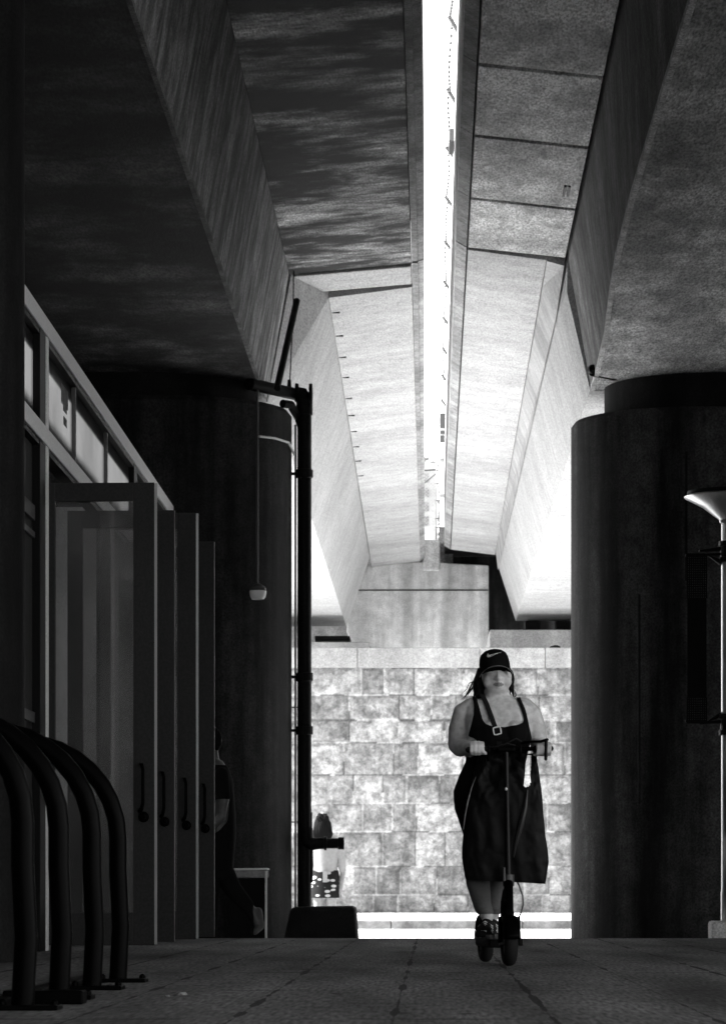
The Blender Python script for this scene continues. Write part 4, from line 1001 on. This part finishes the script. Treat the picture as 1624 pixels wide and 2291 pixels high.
# ---- bag on the handlebar
bg_ = thing('shopping_bag', 'large black plastic bag hanging from the scooter handlebar', 'bag', W(1130, 1690, -.05))
rowsB = [(1688, 1076, 1197, .030), (1700, 1068, 1199, .05), (1720, 1062, 1203, .07), (1750, 1057, 1207, .085), (1780, 1050, 1211, .095), (1810, 1044, 1213, .10), (1840, 1040, 1216, .10), (1870, 1036, 1219, .10), (1900, 1033, 1224, .10), (1925, 1033, 1226, .098), (1945, 1036, 1223, .095), (1965, 1039, 1220, .09), (1974, 1042, 1218, .085)]
R = []; n = 120; sub = []
for (a, b_) in zip(rowsB, rowsB[1:]):
    m_ = max(1, int((b_[0] - a[0]) / 3))
    for k in range(m_): sub.append(tuple(a[i] + (b_[i] - a[i]) * k / m_ for i in range(4)))
sub.append(rowsB[-1])
for y, xl, xr, dep in sub:
    c = W((xl + xr) / 2, y, -.105); dep *= .42; hw = (xr - xl) / 2 * WD / F; ring = []
    for k in range(n):
        a = 2 * math.pi * k / n; ca, sa = math.cos(a), math.sin(a)
        p = c + Vector((hw * math.copysign(abs(ca) ** .8, ca), dep * math.copysign(abs(sa) ** .75, sa), -.012 * ca * ((y - 1688) / 290)))
        g = max(0, 1 - (y - 1688) / 130)
        p += Vector((.25, -1, .1)) * (.016 * noise.fractal(Vector((p.x * 14, p.z * 8, 3 + (sa > 0))), 1, 2, 4) * (.35 + g))
        p.y += .004 * math.sin(p.x * 60 + p.z * 12) * (.4 + .4 * g)
        ring.append(p)
    R.append(ring)
hole = [(1174, 1691), (1188, 1690), (1189, 1705), (1187, 1728), (1188, 1748), (1184, 1760), (1176, 1763), (1169, 1757), (1168, 1748), (1173, 1725)]
mbb = MB(); mbb.loft(R)
keepf = []
for f in mbb.f:
    c = sum((Vector(mbb.v[i]) for i in f), Vector()) / len(f)
    x, y = todisp(c)
    if len(f) > 4 and y < 1710: continue
    if not inpoly(x, y, hole): keepf.append(f)
mbb.f = keepf; mbb.m = [0] * len(keepf)
mbb.build('sack', M['plasticbag'], bg_, smooth=True, autosmooth=75)
mb = MB(); mb.tube([W(1064, 1740, -.125), W(1054, 1765, -.13), W(1046, 1795, -.135), W(1040, 1825, -.135), W(1036, 1858, -.13)], [.0012, .003, .0045, .004, .0012], 8); mb.build('edge_highlight', M['kerb'], bg_, smooth=True)  # pale tube painted in as the highlight along the bag edge
mb = MB(); mb.tube([W(1178, 1770, -.155), W(1173, 1810, -.165), W(1163, 1850, -.163), W(1152, 1890, -.155), W(1147, 1920, -.145)], [.004, .014, .018, .012, .003], 8); mb.build('fold_highlight', M['plasticsheen'], bg_, smooth=True)  # lighter tube stands in for the broad sheen on the bag's fold
for xx in (1090, 1160, 1194):
    mb = MB(); p = W(xx, 1692, -.10); mb.tube([p + Vector((0, .0, -.03)), p + Vector((0, -.03, .04)), p + Vector((.006, -.07, .045)), p + Vector((.004, -.085, .02)), p + Vector((.004, -.03, -.03))], .009, 8); mb.build('handle', M['plasticbag'], bg_, smooth=True)

# ---- girl across the road
GD = 44.0
def Gp(x, y, dy=0): return V(x, y, GD) + Vector((0, dy, 0))
girl = thing('person', 'long-haired woman in a white top and patterned skirt, seen from behind across the road', 'person', (-1.4, GD, -0.12))
mb = MB()
R = []
for xl, xr, y, dep in ((716, 736, 1868, .05), (703, 752, 1878, .075), (698, 758, 1890, .09), (700, 756, 1915, .10), (702, 752, 1940, .10), (696, 758, 1965, .12), (694, 760, 1985, .12), (696, 758, 2000, .11)):
    c = Gp((xl + xr) / 2, y); hw = (xr - xl) / 2 * GD / F
    R.append([c + Vector((hw * math.cos(2*math.pi*k/24), dep * math.sin(2*math.pi*k/24), 0)) for k in range(24)])
mb.loft(R)
mb.tube([Gp(724, 1880), Gp(723, 1850)], .05, 12, True); mb.ball(Gp(722, 1838), (.085, .10, .115), 18, 12)
for sx, x0 in ((-1, 701), (1, 755)):
    mb.tube([Gp(x0, 1890), Gp(x0 + sx * 9, 1925), Gp(x0 + sx * 12, 1955), Gp(x0 + sx * 8, 1985, -.05), Gp(x0 + sx * 6, 2000, -.06)], [.05, .042, .036, .028, .022], 12, True)
    hp = Gp(x0 + sx * 6, 2002, -.06)
    for q_ in (-1.5, -.5, .5, 1.5): mb.tube([hp, hp + Vector((q_ * .008, -.01, -.05)), hp + Vector((q_ * .009, -.02, -.085))], [.011, .009, .007], 6, True)
for x0 in (712, 742):
    f_ = Gp(x0, 2060); mb.tube([Gp(x0, 1985), Gp(x0, 2030), Vector((f_.x, GD, .05)), Vector((f_.x, GD, -.04))], [.085, .06, .045, .04], 14, True)
    mb.tube([Vector((f_.x, GD - .03, -.085)), Vector((f_.x, GD + .16, -.09))], [.035, .03], 10, True)
gb = remesh(mb, 'body', [M['skinpale']], 0.011, 4, girl)
shell(gb, 'blouse', M['blouse'], lambda c: 1872 < todisp(c)[1] < 1952 , .012, girl)
def skirtmat():
    m, nt, b = newmat('printed skirt'); L_ = nt.links
    tc = nt.nodes.new("ShaderNodeTexCoord"); v = nt.nodes.new("ShaderNodeTexVoronoi"); v.inputs["Scale"].default_value = 11; v.inputs["Randomness"].default_value = 0.9
    mp = nt.nodes.new("ShaderNodeMapping"); mp.inputs["Rotation"].default_value = (0, .5, 0); mp.inputs["Scale"].default_value = (.8, .3, 1.5)
    L_.new(tc.outputs["Object"], mp.inputs[0]); L_.new(mp.outputs[0], v.inputs["Vector"])
    r_ = nt.nodes.new("ShaderNodeMapRange"); r_.inputs[1].default_value = .30; r_.inputs[2].default_value = .34; r_.inputs[3].default_value = .28; r_.inputs[4].default_value = .008
    L_.new(v.outputs[0], r_.inputs[0]); L_.new(r_.outputs[0], b.inputs["Base Color"]); b.inputs["Roughness"].default_value = .9; b.inputs["Specular IOR Level"].default_value = .1
    return m
R = []
for xl, xr, y, dep in ((697, 757, 1948, .115), (695, 760, 1965, .135), (692, 763, 1990, .15), (690, 764, 2010, .15)):
    c = Gp((xl + xr) / 2, y); hw = (xr - xl) / 2 * GD / F
    R.append([c + Vector((hw * math.cos(2*math.pi*k/32), dep * math.sin(2*math.pi*k/32), 0)) for k in range(32)])
mb = MB(); mb.loft(R, cap=False); mb.build('skirt', skirtmat(), girl, smooth=True)
mb = MB(); mb.box(Gp(723, 0).x, Gp(733, 0).x, GD - .165, GD - .15, Gp(0, 1975).z, Gp(0, 1950).z); mb.build('shirt_tail', M['blouse'], girl)
mb = MB(); rg = random.Random(9)
for k in range(46):
    a = Gp(722 + rg.uniform(-10, 10), 1822 + abs(rg.gauss(0, 6)), rg.uniform(-.10, .06)); sx = rg.uniform(-1, 1)
    mb.tube([a, Gp(722 + 15 * sx, 1842, -.09 * math.sqrt(1 - sx * sx)), Gp(722 + 18 * sx + rg.uniform(-3, 4), 1868, -.09), Gp(724 + 14 * sx + rg.uniform(-3, 6), 1893 + rg.uniform(-14, 6), -.10)], [.03, .028, .02, .006], 6)
mb.build('hair', M['jersey'], girl, smooth=True)

# ---- man behind the last door
MD = 31.6
def Mp(x, y, dy=0): return V(x, y, MD) + Vector((0, dy, 0))
man = thing('person', 'man in dark clothes half hidden behind the last folding glass door', 'person', (-2.05, MD, -0.12))
mb = MB(); R = []
for xl, xr, y, dep in ((468, 498, 1702, .06), (455, 510, 1722, .13), (450, 520, 1750, .18), (450, 523, 1800, .2), (455, 526, 1860, .19), (450, 523, 1900, .18), (448, 520, 1940, .17), (452, 512, 1965, .15)):
    c = Mp((xl + xr) / 2, y); hw = (xr - xl) / 2 * MD / F
    R.append([c + Vector((hw * math.cos(2*math.pi*k/24), dep * math.sin(2*math.pi*k/24), 0)) for k in range(24)])
mb.loft(R)
mb.tube([Mp(478, 1715), Mp(474, 1680)], .06, 14, True); mb.ball(Mp(468, 1660), (.10, .08, .125), 18, 12); mb.ball(Mp(452, 1668), (.05, .06, .08), 12, 8)
mb.tube([Mp(498, 1735, -.16), Mp(504, 1790, -.2), Mp(498, 1830, -.2), Mp(478, 1850, -.22)], [.06, .052, .042, .03], 14, True)
hp = Mp(475, 1852, -.22)
for q_ in (-1.5, -.5, .5, 1.5): mb.tube([hp, hp + Vector((-.05, q_ * .01, q_ * .012)), hp + Vector((-.08, q_ * .01, q_ * .012 - .02))], [.014, .010, .008], 6, True)
mb.tube([hp, hp + Vector((-.02, -.03, .03)), hp + Vector((-.05, -.04, .03))], [.014, .011, .009], 6, True)
mb.tube([Mp(490, 1935, .05), Mp(520, 1990, .0), Mp(566, 2043, -.05), Mp(580, 2072, -.05)], [.10, .075, .05, .045], 16, True)
mb.tube([Mp(578, 2040, -.02), Mp(582, 2075, -.04), Mp(572, 2086, -.16)], [.042, .045, .03], 12, True)
lf = Mp(470, 2100); mb.tube([Mp(472, 1940), Mp(470, 2010), Vector((lf.x, MD, -.05))], [.10, .07, .05], 16, True)
mbod = remesh(mb, 'body', [skinmat('tanned skin', 0.07)], 0.012, 4, man)
shell(mbod, 'shirt', M['jersey'], lambda c: todisp(c)[1] > 1712 and todisp(c)[1] < 1945 and not (todisp(c)[1] > 1788 and min(segd(c, Mp(504, 1790, -.2), Mp(498, 1830, -.2)), segd(c, Mp(498, 1830, -.2), Mp(478, 1850, -.22))) < .075), .012, man)
shell(mbod, 'trousers', M['jersey'], lambda c: todisp(c)[1] >= 1938 and todisp(c)[0] < 567, .014, man)
mb = MB(); mb.ball(Mp(470, 1656), (.116, .096, .135), 16, 10); mb.build('hair', M['jersey'], man, smooth=True)
# bin with a pale rim beside him
BN = 33.2
bn2 = thing('litter_bin', 'dark square bin with a pale folded rim, beside the half hidden man', 'bin', (-1.8, BN, -0.12))
a = V(513, 1965, BN); b_ = V(594, 1945, BN)
mb = MB(); mb.box(a.x, b_.x, BN, BN + .4, -0.12, a.z); mb.build('body', M['jersey'], bn2, bevel=.02)
mb = MB(); mb.box(a.x - .012, b_.x + .012, BN - .012, BN + .41, a.z, b_.z - .01); mb.build('rim', M['kerb'], bn2, bevel=.015)
mb = MB(); mb.tube([(a.x - .01, BN - .014, b_.z - .005), (b_.x + .01, BN - .014, b_.z), (b_.x + .012, BN + .4, b_.z)], .010, 8); mb.tube([(b_.x + .006, BN - .006, b_.z - .02), (b_.x + .006, BN - .006, -0.1)], .012, 8); mb.build('liner_edge', M['whitecloth'], bn2, smooth=True)

# ------------------------------------------------------------------ scraps on the pavement
for k, (x, y, s_) in enumerate(((402, 2228, .03), (374, 2232, .015))):
    d = gd(y); c = V(x, y, d); c.z = .002; rk = random.Random(k)
    ring = [c + Vector((s_ * rk.uniform(.6, 1.2) * math.cos(a), 2 * s_ * rk.uniform(.6, 1.2) * math.sin(a), 0)) for a in [2*math.pi*j/7 for j in range(7)]]
    mb = MB(); mb.loft([ring, [c + (p - c) * .6 + Vector((rk.uniform(-.4, .4) * s_, 0, s_ * .35)) for p in ring]])
    lab = ['crumpled white paper scrap on the pavement, largest of the litter', 'small white scrap beside the largest paper scrap', 'tiny pale scrap on the joint in the middle of the pavement', 'flat pale scrap beside the foot of the bike hoops', 'tiny pale scrap near the doors', 'tiny pale scrap between two pavement joints'][k]
    tag(mb.build('paper_scrap', M['kerb']), lab, 'litter')
